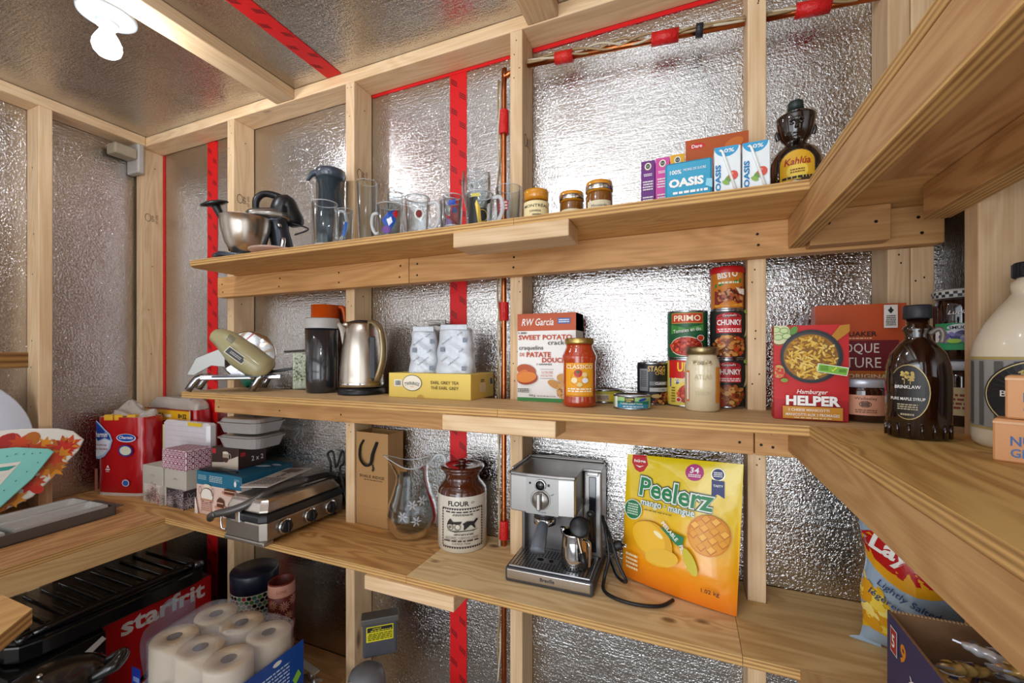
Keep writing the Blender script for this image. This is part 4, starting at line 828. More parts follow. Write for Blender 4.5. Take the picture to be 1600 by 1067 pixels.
b = MB(); F = Face(b, mapM(rz=R(-22)), fn=lambda x, z, d: (x, -.0312*math.sqrt(max(.04, 1-(x/.042)**2))-.0008-d, z))
F.ell(-.004, .072, .0245, .042, m('#a8935c', .4, .4), 32); F.ell(-.004, .072, .0235, .0405, m('#1c1512', .4), 32); F.blobs(-.011, .003, .090, .103, ('#b59a4e', '#cbb368'), 40, .001, .0025, 3); F.rect(-.008, -.007, .084, .092, m('#b59a4e', .4)); F.rect(-.001, 0, .084, .092, m('#b59a4e', .4)); F.txt('BRINKLAW', -.004, .080, .030, .005, WHITE, .01); F.txt('PURE MAPLE SYRUP', -.004, .062, .040, .0045, WHITE, .01); F.lines(-.016, .008, .045, .055, 3, m('#b9a98a', .5)); F.lines(-.012, .004, .036, .041, 1, m('#b9a98a', .5))
b.build('paper_label', t)
# stacked preserve jars
t = thing('preserve_jar', 'jar of dark preserves with checked lid and green label, on top in the corner', 'jar', (.4655, 1.035, Z+.117), facing(.4655, 1.035)+R(8))
b = MB(); b.lathe([(0, 0), (.034, 0), (.038, .004), (.0385, .10), (.036, .112), (.033, .116), (0, .116)], m('#1b0b10', .06, coat=1), 44); F = Face(b, rad=.0386)
F.rect(-.045, .045, .020, .068, m('#e7e8ea', .5)); F.rect(-.045, .045, .055, .068, m('#2c9a5e', .5)); F.rect(-.045, .045, .020, .034, m('#2c9a5e', .5)); F.ell(0, .060, .024, .007, m('#dfe3ea', .5)); F.txt('SMUCKER’S', -.0, .060, .042, .006, INK, .02); F.blobs(-.03, .03, .034, .052, ('#4a3f86', '#6a62a8', '#38306a', '#8a86c0'), 40, .004, .006, 3); F.ell(-.014, .036, .009, .004, m('#9cc83c', .4)); F.txt('Lucky', -.008, .086, .026, .009, WHITE, shear=.3)
b.build('body', t)
b = MB(); b.lathe([(.035, .114), (.0395, .115), (.040, .126), (.038, .1295), (0, .1295)], m('#c9c9c4', .4), 44)
F = Face(b, rad=.0402); 
for i in range(22): 
    if i % 2: F.rect(-.06+i*.0055, -.0545+i*.0055, .1155, .1205, m('#2a2c30', .5)); F.l = 1
    else: F.rect(-.06+i*.0055, -.0545+i*.0055, .1205, .1255, m('#2a2c30', .5)); F.l = 1
b.build('lid', t)
t = thing('preserve_jar', 'dark jar with pale lid carrying the preserve jar in the corner', 'jar', (.4655, 1.035, Z), facing(.4655, 1.035))
b = MB(); b.lathe([(0, 0), (.034, 0), (.038, .004), (.0385, .088), (.036, .100), (0, .102)], m('#2a1710', .1, coat=.8), 44); F = Face(b, rad=.0386); F.rect(-.04, .04, .02, .07, m('#c9b88a', .5)); F.lines(-.03, .03, .03, .06, 4, m('#8a3a2a', .5)); b.build('body', t)
b = MB(); b.lathe([(.035, .100), (.0395, .101), (.040, .113), (.038, .1165), (0, .1165)], m('#c3c6cf', .4), 44); b.build('lid', t)
# jug
t = thing('syrup_jug', 'large cream plastic maple syrup jug with black label and black cap', 'jug', (.437, .805, Z), facing(.437, .805)+R(6))
JW = m('#d8cbb2', .35, coat=.2)
b = MB(); b.lathe([(0, 0), (.052, 0), (.0585, .006), (.0600, .014), (.0600, .128), (.0575, .146), (.048, .170), (.034, .194), (.024, .208), (.0205, .214), (.022, .220), (.022, .228), (.017, .232), (.017, .238), (0, .238)], JW, 52)
b.tube([(.022, .0, .212), (.050, .01, .205), (.056, .012, .175), (.054, .01, .150)], .010, JW, 14, 6)
b.build('body', t)
b = MB(); b.lathe([(.0185, .234), (.0205, .235), (.0205, .252), (.019, .255), (0, .255)], m('#1d1f23', .5), 36)
for i in range(26): a = 2*pi*i/26; b.box(.0203, .0212, -.0009, .0009, .236, .253, m('#1d1f23', .5), M=Matrix.Rotation(a, 4, 'Z'))
b.build('cap', t)
b = MB(); F = Face(b, rad=.0605); F.rect(-.085, .085, .030, .124, m('#8f8d88', .5)); F.rect(-.085, .085, .122, .126, m('#a8935a', .4)); F.rect(-.085, .085, .027, .030, m('#a8935a', .4)); rn = random.Random(5)
for i in range(9): x = -.08+i*.019; F.rect(x, x+rn.uniform(.004, .009), .032, .120, m(rn.choice(('#6f6d6a', '#b9b7b2', '#57554f')), .5))
pt = lambda k: [(-.006+k*.043*(abs(cos(a))**1.25)*(1 if cos(a) > 0 else -1), .076+k*.045*sin(a)) for a in [2*pi*i/36 for i in range(36)]]
F.poly(pt(1.04), m('#1c1c1e', .4)); F.poly(pt(1.0), m('#c9b57c', .4)); F.poly(pt(.965), m('#1b1b1d', .4)); F.blobs(-.022, .010, .088, .108, ('#c4ae62', '#d8c684', '#8f7d3c'), 90, .0012, .003, 3, (-.006, .099, .017, .010)); F.rect(-.014, -.012, .084, .094, m('#c4ae62', .4)); F.rect(.001, .003, .084, .094, m('#c4ae62', .4)); F.txt('BRINKLAW', -.004, .078, .056, .008, WHITE, .01); F.lines(-.02, .012, .0695, .0725, 1, WHITE); F.txt('EST 1830', -.006, .066, .018, .003, WHITE); F.txt('MAPLE SYRUP', .004, .0575, .060, .007, WHITE, .01); F.txt('2 L', -.004, .050, .008, .0055, WHITE, .01); F.txt('Ontario Grade A', -.004, .0435, .032, .004, WHITE, .008); F.txt('Dark', -.004, .038, .011, .004, WHITE, .008); F.lines(-.016, .008, .033, .0355, 1, WHITE)
b.build('paper_label', t)
for i, (dx, lb) in enumerate(((0, 'orange snack bar box at the right edge, lower of the two'), (.010, 'orange snack bar box at the right edge, stacked on the other'))):
    b = carton(.14, .038, .0515, m('#dba06c', .5), .002); F = front(b); F.txt('NUTRI', -.056, .026, .036, .0115, m('#4a6ca8', .5), .02, 'l'); F.txt('GRAIN', -.056, .012, .036, .0105, m('#5a7ab0', .5), .02, 'l'); F.rect(-.07, .07, .046, .0485, m('#e8bc90', .5))
    tag(b.build('snack_bar_box', loc=(.4085+dx*.85-.004, .6665-dx*.5, Z+i*.0525), rz=R(-31)), lb, 'box', 'orange snack bar boxes')
# ---------------- lower shelf ----------------
Z = LT+.0003
# espresso machine: local frame = shelf axes, origin front centre
t = thing('espresso_machine', 'brushed steel espresso machine with drip tray and round dial', 'coffee machine', (-.316, .992, Z), R(1.5))
ES = m('#a9a6a3', .3, .9, aniso=.4); ESD = m('#6d6a69', .32, .8); TRIM = m('#4a4b50', .4, .3)
b = MB(); b.box(-.112, .112, 0, .21, 0, .036, TRIM, .006); b.box(-.106, .106, -.0015, .01, .009, .033, m('#b9b4ae', .25, 1), .002)
Face(b, mapM((0, -.0015, 0))).txt('Breville', 0, .021, .036, .009, m('#2a2a2c', .5), .02); b.build('base', t)
b = MB(); b.box(-.104, .104, .006, .125, .036, .041, m('#9b9b9d', .3, .9), .002); F = Face(b, mapM((0, .006, .041), rx=R(-90))); hole = m('#101012', .8)
for i in range(23):
    for j in range(12):
        x = -.094+i*.0085; y = .008+j*.0085
        if abs(x+.02) < .03 and 3 < j < 7: continue
        F.poly([(x-.0022, y-.0022), (x+.0022, y-.0022), (x+.0022, y+.0022), (x-.0022, y+.0022)], hole, True)
F.nxt(); F.ell(-.035, .052, .009, .007, hole); F.ell(-.006, .052, .006, .005, hole)
b.build('drip_tray', t)
b = MB(); b.box(-.100, .064, .125, .205, .036, .19, ESD, .004); b.box(-.100, -.092, .10, .13, .036, .18, ESD, .002); b.build('rear_body', t)
b = MB(); b.prism([(-.112, .205), (-.112, .042), (-.108, .036), (-.06, .031), (.02, .031), (.058, .036), (.062, .042), (.062, .205)], .168, .262, ES, bev=.003); b.build('head_housing', t)
b = MB(); b.prism([(-.114, .207), (-.114, .040), (-.108, .034), (-.06, .028), (.02, .028), (.060, .034), (.064, .040), (.064, .125), (.110, .125), (.110, .207)], .262, .270, m('#8d8a88', .3, .9), bev=.002)
for (a_, b_, c_, d_) in ((-.110, .106, .197, .206), (-.113, -.106, .05, .20)): b.box(a_, b_, c_, d_, .270, .277, ES, .002)
b.build('top_plate', t)
b = MB(); b.box(.064, .112, .126, .207, .036, .262, ES, .005); b.box(.078, .098, .1245, .13, .05, .250, m('#1d2026', .1, coat=1), .002); b.box(.072, .104, .1235, .13, .252, .262, ES, .002); b.build('water_tank', t)
b = MB(); F = Face(b, mapM((-.020, .0302, 0))); F.rect(-.045, .040, .1685, .2605, m('#8f8d8a', .34, .9)); F.ell(-.034, .246, .003, .003, INK); F.rect(.012, .018, .241, .247, m('#2a3540', .5)); F.ring(-.006, .206, .0262, .0262, .0008, m('#5a5a5c', .4)); F.txt('STEAM', .024, .221, .010, .0025, INK, rot=.5); F.txt('CAFE', -.002, .1745, .020, .0035, m('#7b7f88', .4)); cpan = b.build('control_panel', t)
b = MB(); b.lathe([(0, -.008), (.008, -.008), (.012, -.004), (.0125, .002), (0, .002)], m('#1b1c20', .15, coat=1), 28, mapM((-.026, .028, .243), rx=R(-90)) @ Matrix.Scale(-1, 4, (0, 0, 1))); b.lathe([(.0125, 0), (.0145, 0), (.0145, .003), (.0125, .003)], CHROME, 28, mapM((-.026, .028, .243), rx=R(90))); b.build('power_button', cpan)
b = MB(); M_ = mapM((-.026, .030, .205), rx=R(90)); b.lathe([(0, .006), (.021, .006), (.0225, .003), (.0225, 0)], ES, 36, M_); b.box(-.0055, .0055, -.021, .021, .004, .022, ES, .003, M=M_); b.build('steam_dial', cpan)
b = MB(); b.lathe([(0, .168), (.030, .168), (.030, .150), (.027, .146), (0, .146)], m('#4a4a4e', .3, .8), 32, mapM((-.03, .085, 0))); b.build('group_head', t)
b = MB(); b.tube([(-.03, .085, .138), (-.028, .05, .125), (-.026, .02, .105), (-.025, -.0, .088)], [.011, .015, .018, .0185], m('#6b7079', .35), 22, 5); b.lathe([(.027, .145), (.030, .143), (.030, .128), (.02, .122), (0, .122)], CHROME, 32, mapM((-.03, .085, 0))); b.build('portafilter', t)
b = MB(); b.tube([(.055, .07, .175), (.058, .05, .165), (.066, .035, .135), (.082, .02, .09), (.088, .018, .075)], .0048, m('#8d7f6d', .2, 1), 12, 5); b.tube([(.062, .045, .150), (.068, .034, .128)], .009, BLACKP, 12); b.tube([(.082, .02, .094), (.090, .016, .060)], .0085, BLACKP, 12); b.build('steam_wand', t)
t2 = thing('milk_jug', 'polished steel frothing jug standing on the drip tray', 'jug', (-.262, 1.052, Z+.0412), R(-20))
b = MB(); b.lathe([(0, 0), (.031, 0), (.034, .003), (.0345, .03), (.032, .065), (.031, .082), (.0325, .086), (.031, .086), (.0295, .082), (.0305, .065), (.033, .03), (.030, .004), (0, .004)], CHROME, 44); b.tube([(.028, 0, .082), (.034, 0, .086), (.040, 0, .088)], [.012, .008, .003], CHROME, 10, M=Matrix.Rotation(R(190), 4, 'Z')); b.build('body', t2)
b = MB(); b.tube([(.030, 0, .078), (.052, 0, .076), (.055, 0, .06), (.052, 0, .02), (.044, 0, .012), (.038, 0, .018)], .0045, CHROME, 10, 5, flat=.5, M=Matrix.Rotation(R(-15), 4, 'Z')); b.build('handle', t2)
t2 = thing('coffee_tamper', 'black round headed tamper scoop standing in the steel jug', 'tamper', (-.262, 1.052, Z+.0412))
b = MB(); b.tube([(-.008, .0, .008), (.0, -.004, .06), (.012, -.010, .10)], [.004, .005, .006], BLACKP, 10, 4); b.lathe([(0, 0), (.022, .001), (.0255, .005), (.0255, .012), (.02, .016), (0, .017)], BLACKP, 32, mapM((.016, -.012, .102), rz=R(10), rx=R(62))); b.build('tamper_body', t2)
t2 = thing('coffee_scoop', 'slim dark scoop leaning beside the tamper in the steel jug', 'scoop', (-.262, 1.052, Z+.0412))
b = MB(); b.tube([(.012, .012, .008), (.022, .010, .07), (.036, .006, .128)], .0035, BLACKP, 8, 3); b.ball((.039, .004, .134), .010, .008, .008, BLACKP, 14); b.ball((-.004, .008, .088), .012, .009, .010, m('#4f6f8a', .1, .6), 14); b.tube([(-.004, .008, .088), (.0, .010, .01)], .003, CHROME, 8); b.build('scoop_body', t2)
t2 = thing('power_cord', 'black power cord with plug looping from the espresso machine to the yellow pouch', 'cord', (0, 0, Z))
b = MB(); CB = m('#1d1d20', .45)
b.tube([(-.205, 1.12, .15), (-.190, 1.085, .12), (-.180, 1.07, .07), (-.19, 1.065, .02), (-.185, 1.03, .006), (-.15, 1.005, .006), (-.10, 1.0, .006), (-.055, 1.015, .006), (-.03, 1.05, .006)], .0042, CB, 10, 8)
b.tube([(-.20, 1.13, .13), (-.175, 1.07, .115), (-.155, 1.05, .07), (-.135, 1.045, .03), (-.165, 1.10, .012), (-.20, 1.22-.02, .010)], .0042, CB, 10, 8); b.build('cord', t2)
b = MB(); b.tube([(-.175, 1.075, .085), (-.162, 1.07, .10), (-.148, 1.072, .104)], [.008, .012, .011], CB, 12, 3); b.tube([(-.150, 1.068, .104), (-.136, 1.060, .106)], .002, CHROME, 6); b.tube([(-.150, 1.078, .104), (-.136, 1.070, .106)], .002, CHROME, 6); b.build('plug', t2)
# pouch
t2 = thing('candy_pouch', 'large yellow and orange mango candy pouch leaning by the stud', 'pouch', (0, 0, Z))
yel = '#e8c70e'
def pouch_mat():
    a, nt, N, L, P = nodes('pouch_print'); tc = N('TexCoord'); s = N('SeparateXYZ'); L(tc.outputs['Object'], s.inputs[0])
    mr = N('MapRange'); mr.inputs['From Min'].default_value = 0; mr.inputs['From Max'].default_value = .32; L(s.outputs['Z'], mr.inputs['Value'])
    r = ramp(N, [(0, lin('#ea7a0c')), (.12, lin('#ef8a10')), (.32, lin('#f0a912')), (.62, lin('#ebc414')), (1, lin('#e2cb10'))]); L(mr.outputs[0], r.inputs['Fac'])
    nz = N('TexNoise', Scale=14.0, Detail=2.0); L(tc.outputs['Object'], nz.inputs['Vector']); bp = N('Bump', Strength=.6, Distance=.012); L(nz.outputs['Fac'], bp.inputs['Height'])
    L(r.outputs[0], P.inputs['Base Color']); P.inputs['Roughness'].default_value = .3; P.inputs['Coat Weight'].default_value = .5; L(bp.outputs[0], P.inputs['Normal']); return a
A0, A1 = Vector((-.155, 1.125, .004)), Vector((.100, 1.045, .001)); B0, B1 = Vector((-.145, 1.15, .312)), Vector((.118, 1.088, .325))
def pouchf(x, z, d):
    """x in 0..1 across, z in 0..1 up"""
    wv = .012*sin(pi*x)*max(0, 1-z*4)
    p = A0.lerp(A1, x).lerp(B0.lerp(B1, x), z); bulge = .034*(max(0, sin(pi*min(max(x, 0), 1)))**.7)*(max(0, 1-z)**.6)*(min(1, .35+z*3))
    n = Vector((-.30, -.95, .1)).normalized()
    cre = .004*sin(9*x+3*z)*z*(1-z)*4
    return p+n*(bulge+d+cre)+Vector((0, 0, wv*0))-Vector((0, 0, .010*sin(pi*x)*(1-z)**3*0))
b = MB(); PM = pouch_mat()
b.grid(lambda u, v: pouchf(u, v, 0), 40, 40, PM)
b.grid(lambda u, v: A0.lerp(A1, u).lerp(B0.lerp(B1, u), v)+Vector((.1, .3, 0)).normalized()*.028*sin(pi*u)*(1-v)**.6*min(1, v*5), 20, 20, PM)
b.grid(lambda u, v: pouchf(u, 0, 0).lerp(A0.lerp(A1, u), v), 40, 3, PM)
PW, PH = .267, .318
F = Face(b, fn=lambda x, z, d: tuple(pouchf(x/PW, z/PH, d+.0006)))
gd = m('#0f6b3c', .4); pk = m('#b02a7a', .4); nv = m('#1f2a6b', .4)
F.poly([(.015, .318), (.05, .318), (.056, .295), (.046, .278), (.036, .274), (.024, .280), (.014, .298)], m('#c01a22', .4)); F.txt('YOWIE', .035, .302, .030, .008, WHITE, .02) if False else F.txt('hüge', .035, .302, .030, .010, WHITE, .03); F.poly([(.024, .292), (.035, .286), (.046, .292), (.035, .289)], WHITE)
F.ell(.168, .290, .020, .019, pk); F.txt('34', .168, .295, .020, .013, WHITE, .02); F.lines(.155, .182, .279, .287, 2, WHITE)
F.ell(.218, .291, .0145, .0145, m('#c8c2a0', .3, .4)); F.ell(.218, .291, .0125, .0125, nv); F.lines(.209, .227, .285, .297, 3, WHITE); F.poly([(.206, .279), (.232, .277), (.234, .240), (.220, .248), (.208, .240)], nv); F.txt('TASTY', .220, .266, .020, .005, WHITE, .02)
# lettering: dark outline, white rim, green letters
for off, mt, hh, yy in ((.09, m('#0d5a46', .4), .056, 0), (.06, WHITE, .052, 0), (.02, m('#13804a', .4), .046, 0)):
    F.txt('Peelerz', .128, .236, .172+(off-.02)*.12, hh, mt, off, rot=-.06)
for off, mt in ((.06, m('#3c8a8c', .4)), (.012, WHITE)):
    F.txt('mango · mangue', .112, .197, .130, .017, mt, off, rot=-.03)
F.lines(.055, .125, .183, .187, 1, m('#7a6a10', .5))
F.ell(.028, .180, .024, .025, m('#e8efe0', .4)); F.ell(.028, .180, .022, .023, m('#1f7a4a', .4)); F.lines(.013, .042, .166, .196, 5, m('#cfe0cc', .4))
F.ell(.208, .158, .044, .044, m('#d9861c', .4), rot=.4); F.ell(.209, .155, .040, .038, m('#e39c2a', .4), rot=.4)
for i in range(4):
    for j in range(4):
        cx, cz = .209+(i-1.5)*.020+(j-1.5)*.002, .160+(j-1.5)*.020-(i-1.5)*.004
        if (i-1.5)**2+(j-1.5)**2 > 4: continue
        F.l += .1; F.poly([(cx-.011, cz), (cx, cz+.010), (cx+.011, cz+.001), (cx, cz-.010)], m('#c2701a', .4), True); F.l += .1; F.poly([(cx-.009, cz+.001), (cx, cz+.009), (cx+.009, cz+.002), (cx, cz-.007)], m(('#f0ad3a', '#e8a02c', '#f3b648')[(i+j) % 3], .4), True)
F.nxt(); F.ell(.085, .118, .052, .040, m('#dfa61a', .4), rot=-.5); F.ell(.075, .122, .044, .034, m('#eeb81e', .35), rot=-.5); F.ell(.098, .135, .013, .005, m('#f8e9b8', .3), rot=-.5); F.ell(.11, .085, .040, .020, m('#e6b52a', .4), rot=.2); F.poly([(.10, .155), (.16, .145), (.155, .12), (.14, .125)], m('#1f7a4a', .4))
F.txt('PEELABLE', .125, .150, .050, .009, WHITE, .02, rot=-.7); F.txt('PELABLE', .162, .105, .046, .009, m('#e9efe0', .4), .02, rot=-1.15); F.ell(.175, .095, .012, .03, m('#c9b81c', .4), rot=.5); F.txt('1.02 kg', .218, .040, .036, .012, INK, .01); F.lines(.018, .052, .032, .075, 4, m('#f3dca8', .4), 5)
b.build('pouch_body', t2)
# flour crock
t = thing('flour_crock', 'stoneware flour crock with brown glazed neck and printed front', 'crock', (-.632, 1.138, Z), facing(-.632, 1.138))
CRK = m('#d9d2c3', .35, coat=.5); BRN = m('#4b1c0c', .1, coat=1)
b = MB(); b.lathe([(0, 0), (.070, 0), (.0735, .004), (.074, .15), (.0735, .163)], CRK, 52); b.lathe([(.0735, .163), (.071, .176), (.062, .188), (.053, .198), (.051, .208), (.056, .219), (.059, .224), (.056, .228), (0, .228)], BRN, 52)
F = Face(b, rad=.0741); ik = m('#262223', .6)
F.txt('FLOUR', -.012, .144, .062, .0145, ik, .03); F.ring(.030, .146, .005, .003, .001, ik)
for z0 in (.130, .020):
    for i in range(17): x = -.062+i*.0075; F.poly([(x, z0), (x+.0055, z0), (x+.0045, z0-.004), (x+.001, z0-.004)], ik, True)
    F.rect(-.064, .064, z0, z0+.001, ik)
for i in range(14): z = .022+i*.0078; F.rect(.060, .065, z, z+.005, ik); F.l = 4; F.rect(-.065, -.061, z, z+.005, ik); F.l = 4
F.lines(-.052, .052, .117, .123, 1, ik, 3); F.lines(-.030, .030, .109, .115, 2, ik, 4)
F.ring(-.036, .078, .010, .010, .0015, ik); F.ring(-.014, .078, .009, .009, .0015, ik); F.poly([(-.046, .084), (-.006, .086), (-.002, .094), (-.03, .092), (-.036, .102), (-.042, .094)], ik)
F.poly([(.0, .088), (.012, .094), (.032, .092), (.040, .100), (.046, .096), (.040, .090), (.034, .084), (.038, .072), (.035, .072), (.028, .082), (.012, .082), (.006, .070), (.003, .070), (.004, .082)], ik)
for i in range(5): F.ring(-.036, .078, .010-.002*i, .002, .0006, ik, 12, i*.6)
F.poly([(-.048, .068), (-.02, .064), (.03, .066), (.048, .070), (.03, .0675), (-.02, .0665)], ik); F.lines(-.024, .03, .055, .060, 1, ik, 8); F.txt('GROCERIES, TOBACCO, CIGARS', -.002, .048, .096, .006, ik, .006); F.lines(-.058, .050, .036, .043, 1, ik, 6); F.txt('CHOICE TEAS', -.004, .032, .050, .005, ik, .006)
b.build('body', t)
b = MB(); b.lathe([(.057, .226), (.064, .229), (.067, .235), (.064, .240), (.050, .240), (.045, .236), (.012, .239), (.010, .244), (.014, .250), (.012, .256), (0, .257)], BRN, 48); b.build('lid', t)
# glass pitcher
t = thing('glass_pitcher', 'round bellied clear glass pitcher with looped handle beside the paper bag', 'pitcher', (-.808, 1.128, Z), facing(-.808, 1.128))
b = MB()
prof = [(.0, .004), (.045, .004), (.060, .010), (.075, .035), (.080, .065), (.074, .10), (.062, .135), (.052, .17), (.049, .20), (.053, .225), (.060, .245)]
def pf(u, v):
    i = v*(len(prof)-1); k = min(int(i), len(prof)-2); f = i-k; r = prof[k][0]*(1-f)+prof[k+1][0]*f; z = prof[k][1]*(1-f)+prof[k+1][1]*f
    a = 2*pi*u; sp = max(0, -cos(a))**6*max(0, (z-.19)/.055)
    dip = .020*max(0, (z-.2)/.045)*(sin(a)**2)
    return ((r+.028*sp)*cos(a), (r)*sin(a), z-dip+.012*sp)
b.grid(pf, 56, 44, GLASS, cu=True)
b.grid(lambda u, v: tuple(Vector(pf(u, .02+.98*v))*.965+Vector((0, 0, .004))), 56, 40, GLASS, cu=True)
b.tube([pf(u/40, 1) for u in range(40)], .0016, GRIM, 8, 1, True)
F = Face(b, fn=lambda x, z, d: (.062*sin(x/.062), -.064*cos(x/.062)-.012-d*2, z)); fr = m('#d5d3d6', .6, alpha=.55)
for cx, cz in ((-.03, .085), (.0, .12), (.012, .07), (.03, .13)):
    for k in range(6): F.l += .1; F.ell(cx+.009*cos(k*1.05), cz+.009*sin(k*1.05), .0075, .0028, fr, 8, k*1.05, True)
b.build('body', t)
b = MB(); b.tube([(.055, 0, .222), (.075, 0, .248), (.100, -.004, .245), (.108, -.006, .20), (.100, -.004, .15), (.076, 0, .115)], [.004, .0045, .005, .005, .005, .004], GRIM, 14, 8); b.build('handle', t)
# paper bag
t = thing('paper_bag', 'brown paper gift bag with black cord handle and printed crest', 'bag', (-.972, 1.132, Z), R(-3))
KR = m('#ae8453', .7, bump=.15, bscale=40)
b = MB(); w_, d_, h_ = .070, .074, .312
for (x0, x1, y0, y1) in ((-w_, w_, 0, .0015), (-w_, w_, d_-.0015, d_), (-w_, -w_+.0015, 0, d_), (w_-.0015, w_, 0, d_)): b.box(x0, x1, y0, y1, 0, h_, KR)
b.box(-w_, w_, 0, d_, 0, .002, KR); F = front(b); bi = m('#3a2618', .6)
F.rect(-w_, w_, .060, .0608, m('#97713f', .7)); F.txt('SHALE RIDGE', .0, .165, .108, .0095, bi, .01); F.lines(-.035, .045, .152, .156, 1, bi); F.poly([(.004, .182), (.009, .186), (.012, .196), (.008, .203), (.010, .208), (.004, .206), (-.003, .212), (-.004, .209), (.002, .203), (.003, .195), (.0, .188)], bi); F.ring(.008, .192, .005, .007, .0012, bi)
G = rightf(b, 2*w_, d_); G.rect(-.0005, .0005, .0, h_, m('#8f6a3a', .7)); b.build('bag_body', t)
b = MB(); b.tube([(-.034, -.002, .285), (-.046, -.006, .262), (-.044, -.009, .225), (-.020, -.010, .203), (.004, -.010, .212), (.012, -.009, .245), (.026, -.004, .283)], .0058, m('#17171a', .8), 10, 6, flat=.6); b.build('cord_handle', t)
# contact grill
t = thing('contact_grill', 'steel countertop contact grill with three black knobs and curved handle', 'grill', (-1.245, 1.035, Z))
b = MB(); GS = m('#9d958c', .3, .85); 
b.prism([(-.088, -.145), (-.075, -.155), (.07, -.155), (.088, -.142), (.092, .15), (-.088, .15)], .012, .070, GS, bev=.006, top=1.01); 
for x, y in ((-.07, -.13), (.07, -.13), (-.07, .13), (.07, .13)): b.cyl(.010, 0, .014, BLACKP, 14, mapM((x, y, 0)))
b.box(-.089, .089, -.154, -.12, .001, .014, GS, .004)
gbase = b.build('base', t)
b = MB(); b.prism([(-.094, -.150), (-.078, -.162), (.075, -.162), (.094, -.148), (.096, .152), (-.094, .152)], .070, .094, m('#26262a', .35), bev=.006); b.build('grill_plate_rim', t)
b = MB(); b.prism([(-.090, -.146), (-.074, -.156), (.070, -.156), (.090, -.142), (.092, .15), (-.09, .15)], .094, .135, m('#b5ada4', .24, .95), bev=.012, seg=4, top=.84, smooth=False); b.build('lid', t)
for i, y in enumerate((-.085, .01, .095)):
    k_ = MB(); M_ = mapM((.0935, y, .042), rz=R(90), rx=R(90)); k_.lathe([(0, .004), (.023, .004), (.024, 0), (.0, 0)], CHROME, 32, M_); k_.lathe([(0, .013), (.017, .013), (.019, .010), (.019, .003)], BLACKP, 32, M_); k_.box(-.0035, .0035, -.017, .017, .010, .020, BLACKP, .0015, M=M_); k_.build('dial_knob', gbase)
b = MB(); hd = m('#63605e', .3, .6)
b.tube([(.055, .02, .150), (.035, -.07, .146), (.02, -.13, .125), (-.02, -.165, .105), (-.075, -.185, .090)], [.011, .011, .012, .012, .011], hd, 16, 6); b.tube([(-.075, -.185, .090), (-.10, -.185, .080), (-.118, -.175, .066)], .0105, hd, 14, 4); b.ball((.018, -.128, .126), .012, .012, .012, CHROME, 16); b.tube([(.055, .02, .150), (.066, .10, .148), (.070, .145, .135)], [.011, .011, .009], BLACKP, 14, 4); b.build('handle', t)
b = MB(); b.box(-.02, .0, -.166, -.158, .066, .10, CHROME, .002); b.tube([(-.085, -.150, .085), (-.097, -.155, .07), (-.097, -.155, .035), (-.085, -.15, .03)], .003, CHROME, 8, 3); b.build('latch', t)
b = MB(); b.box(-.052, .052, -.10, .10, 0, .0022, m('#cfcac4', .3)); F = topf(b, 0, .0022); F.rect(-.05, .05, -.095, .095, m('#bdb4ac', .3)); F.txt('GRILL', .0, .035, .08, .020, INK, .02, rot=R(90)); F.lines(-.045, .045, -.08, -.01, 8, m('#4b4744', .5)); F.poly([(-.04, .05), (.03, .045), (.035, .08), (-.03, .09)], m('#6b5a52', .4))
tag(b.build('instruction_card', loc=(-1.262, 1.015, Z+.1625), rot=(R(2), R(-4), R(8))), 'glossy instruction card lying on top of the contact grill', 'card')
b = MB(); b.tube([(-1.30, 1.205, .004), (-1.235, 1.20, .05), (-1.215, 1.195, .16), (-1.225, 1.19, .205), (-1.20, 1.19, .215), (-1.19, 1.195, .16), (-1.165, 1.195, .215), (-1.15, 1.19, .215), (-1.15, 1.19, .18), (-1.175, 1.20, .145), (-1.14, 1.20, .02), (-1.12, 1.19, .004)], .0042, CB, 10, 7)
tag(b.build('power_cord', loc=(0, 0, Z)), 'black cord of the grill folded in a bow against the foil', 'cord')
# cake stand box
b = carton(.238, .205, .152, m('#e3dcd2', .5)); F = front(b); blu = m('#1e6c8a', .45)
F.rect(-.119, .119, .104, .152, blu); b.box(-.1192, .1192, -.0003, .2053, .1500, .1524, m('#1f5f7c', .45)); F.rect(-.119, .119, 0, .104, m('#e0c4b6', .5)); F.lines(-.05, .02, .118, .142, 4, WHITE, 3, .3); F.lines(-.112, -.065, .122, .140, 3, m('#9cc3d0', .5), 4); F.ell(.089, .125, .006, .010, WHITE); F.lines(.085, .11, .135, .143, 2, m('#9cc3d0', .5))
br = m('#5a3424', .5); F.ell(-.060, .068, .034, .026, m('#efe6dc', .5)); F.ring(-.060, .068, .035, .027, .002, br); F.rect(-.094, -.026, .048, .056, m('#c08a70', .5)); F.lines(-.088, -.032, .012, .048, 5, m('#b5705a', .5), 5, .4); F.rect(-.088, -.0865, .010, .05, br); F.rect(-.034, -.0325, .010, .05, br); F.tube = None
F.ring(-.094, .085, .008, .014, .0016, br); F.ring(-.026, .085, .008, .014, .0016, br); F.ell(-.055, .104, .02, .006, m('#e9dcc8', .5))
F.ell(.020, .036, .034, .009, m('#c9917a', .5)); F.poly([(.0, .038), (.036, .036), (.036, .062), (.012, .072), (.0, .06)], br); F.rect(.002, .034, .050, .054, m('#dcb49a', .5)); F.ell(.066, .092, .040, .010, m('#c08a70', .5)); F.rect(.040, .094, .088, .106, br); F.rect(.04, .094, .097, .100, m('#dfae90', .5)); F.poly([(-.119, 0), (-.100, 0), (-.112, .05), (-.119, .06)], m('#e9ded4', .5))
G = rightf(b, .238, .205); G.l = 2; G.rect(-.1025, .1025, .128, .150, m('#1f5f7c', .45)); G.lines(-.07, .03, .045, .11, 6, m('#8a7f78', .5)); G.ell(.04, .07, .02, .02, m('#c9a28c', .5))
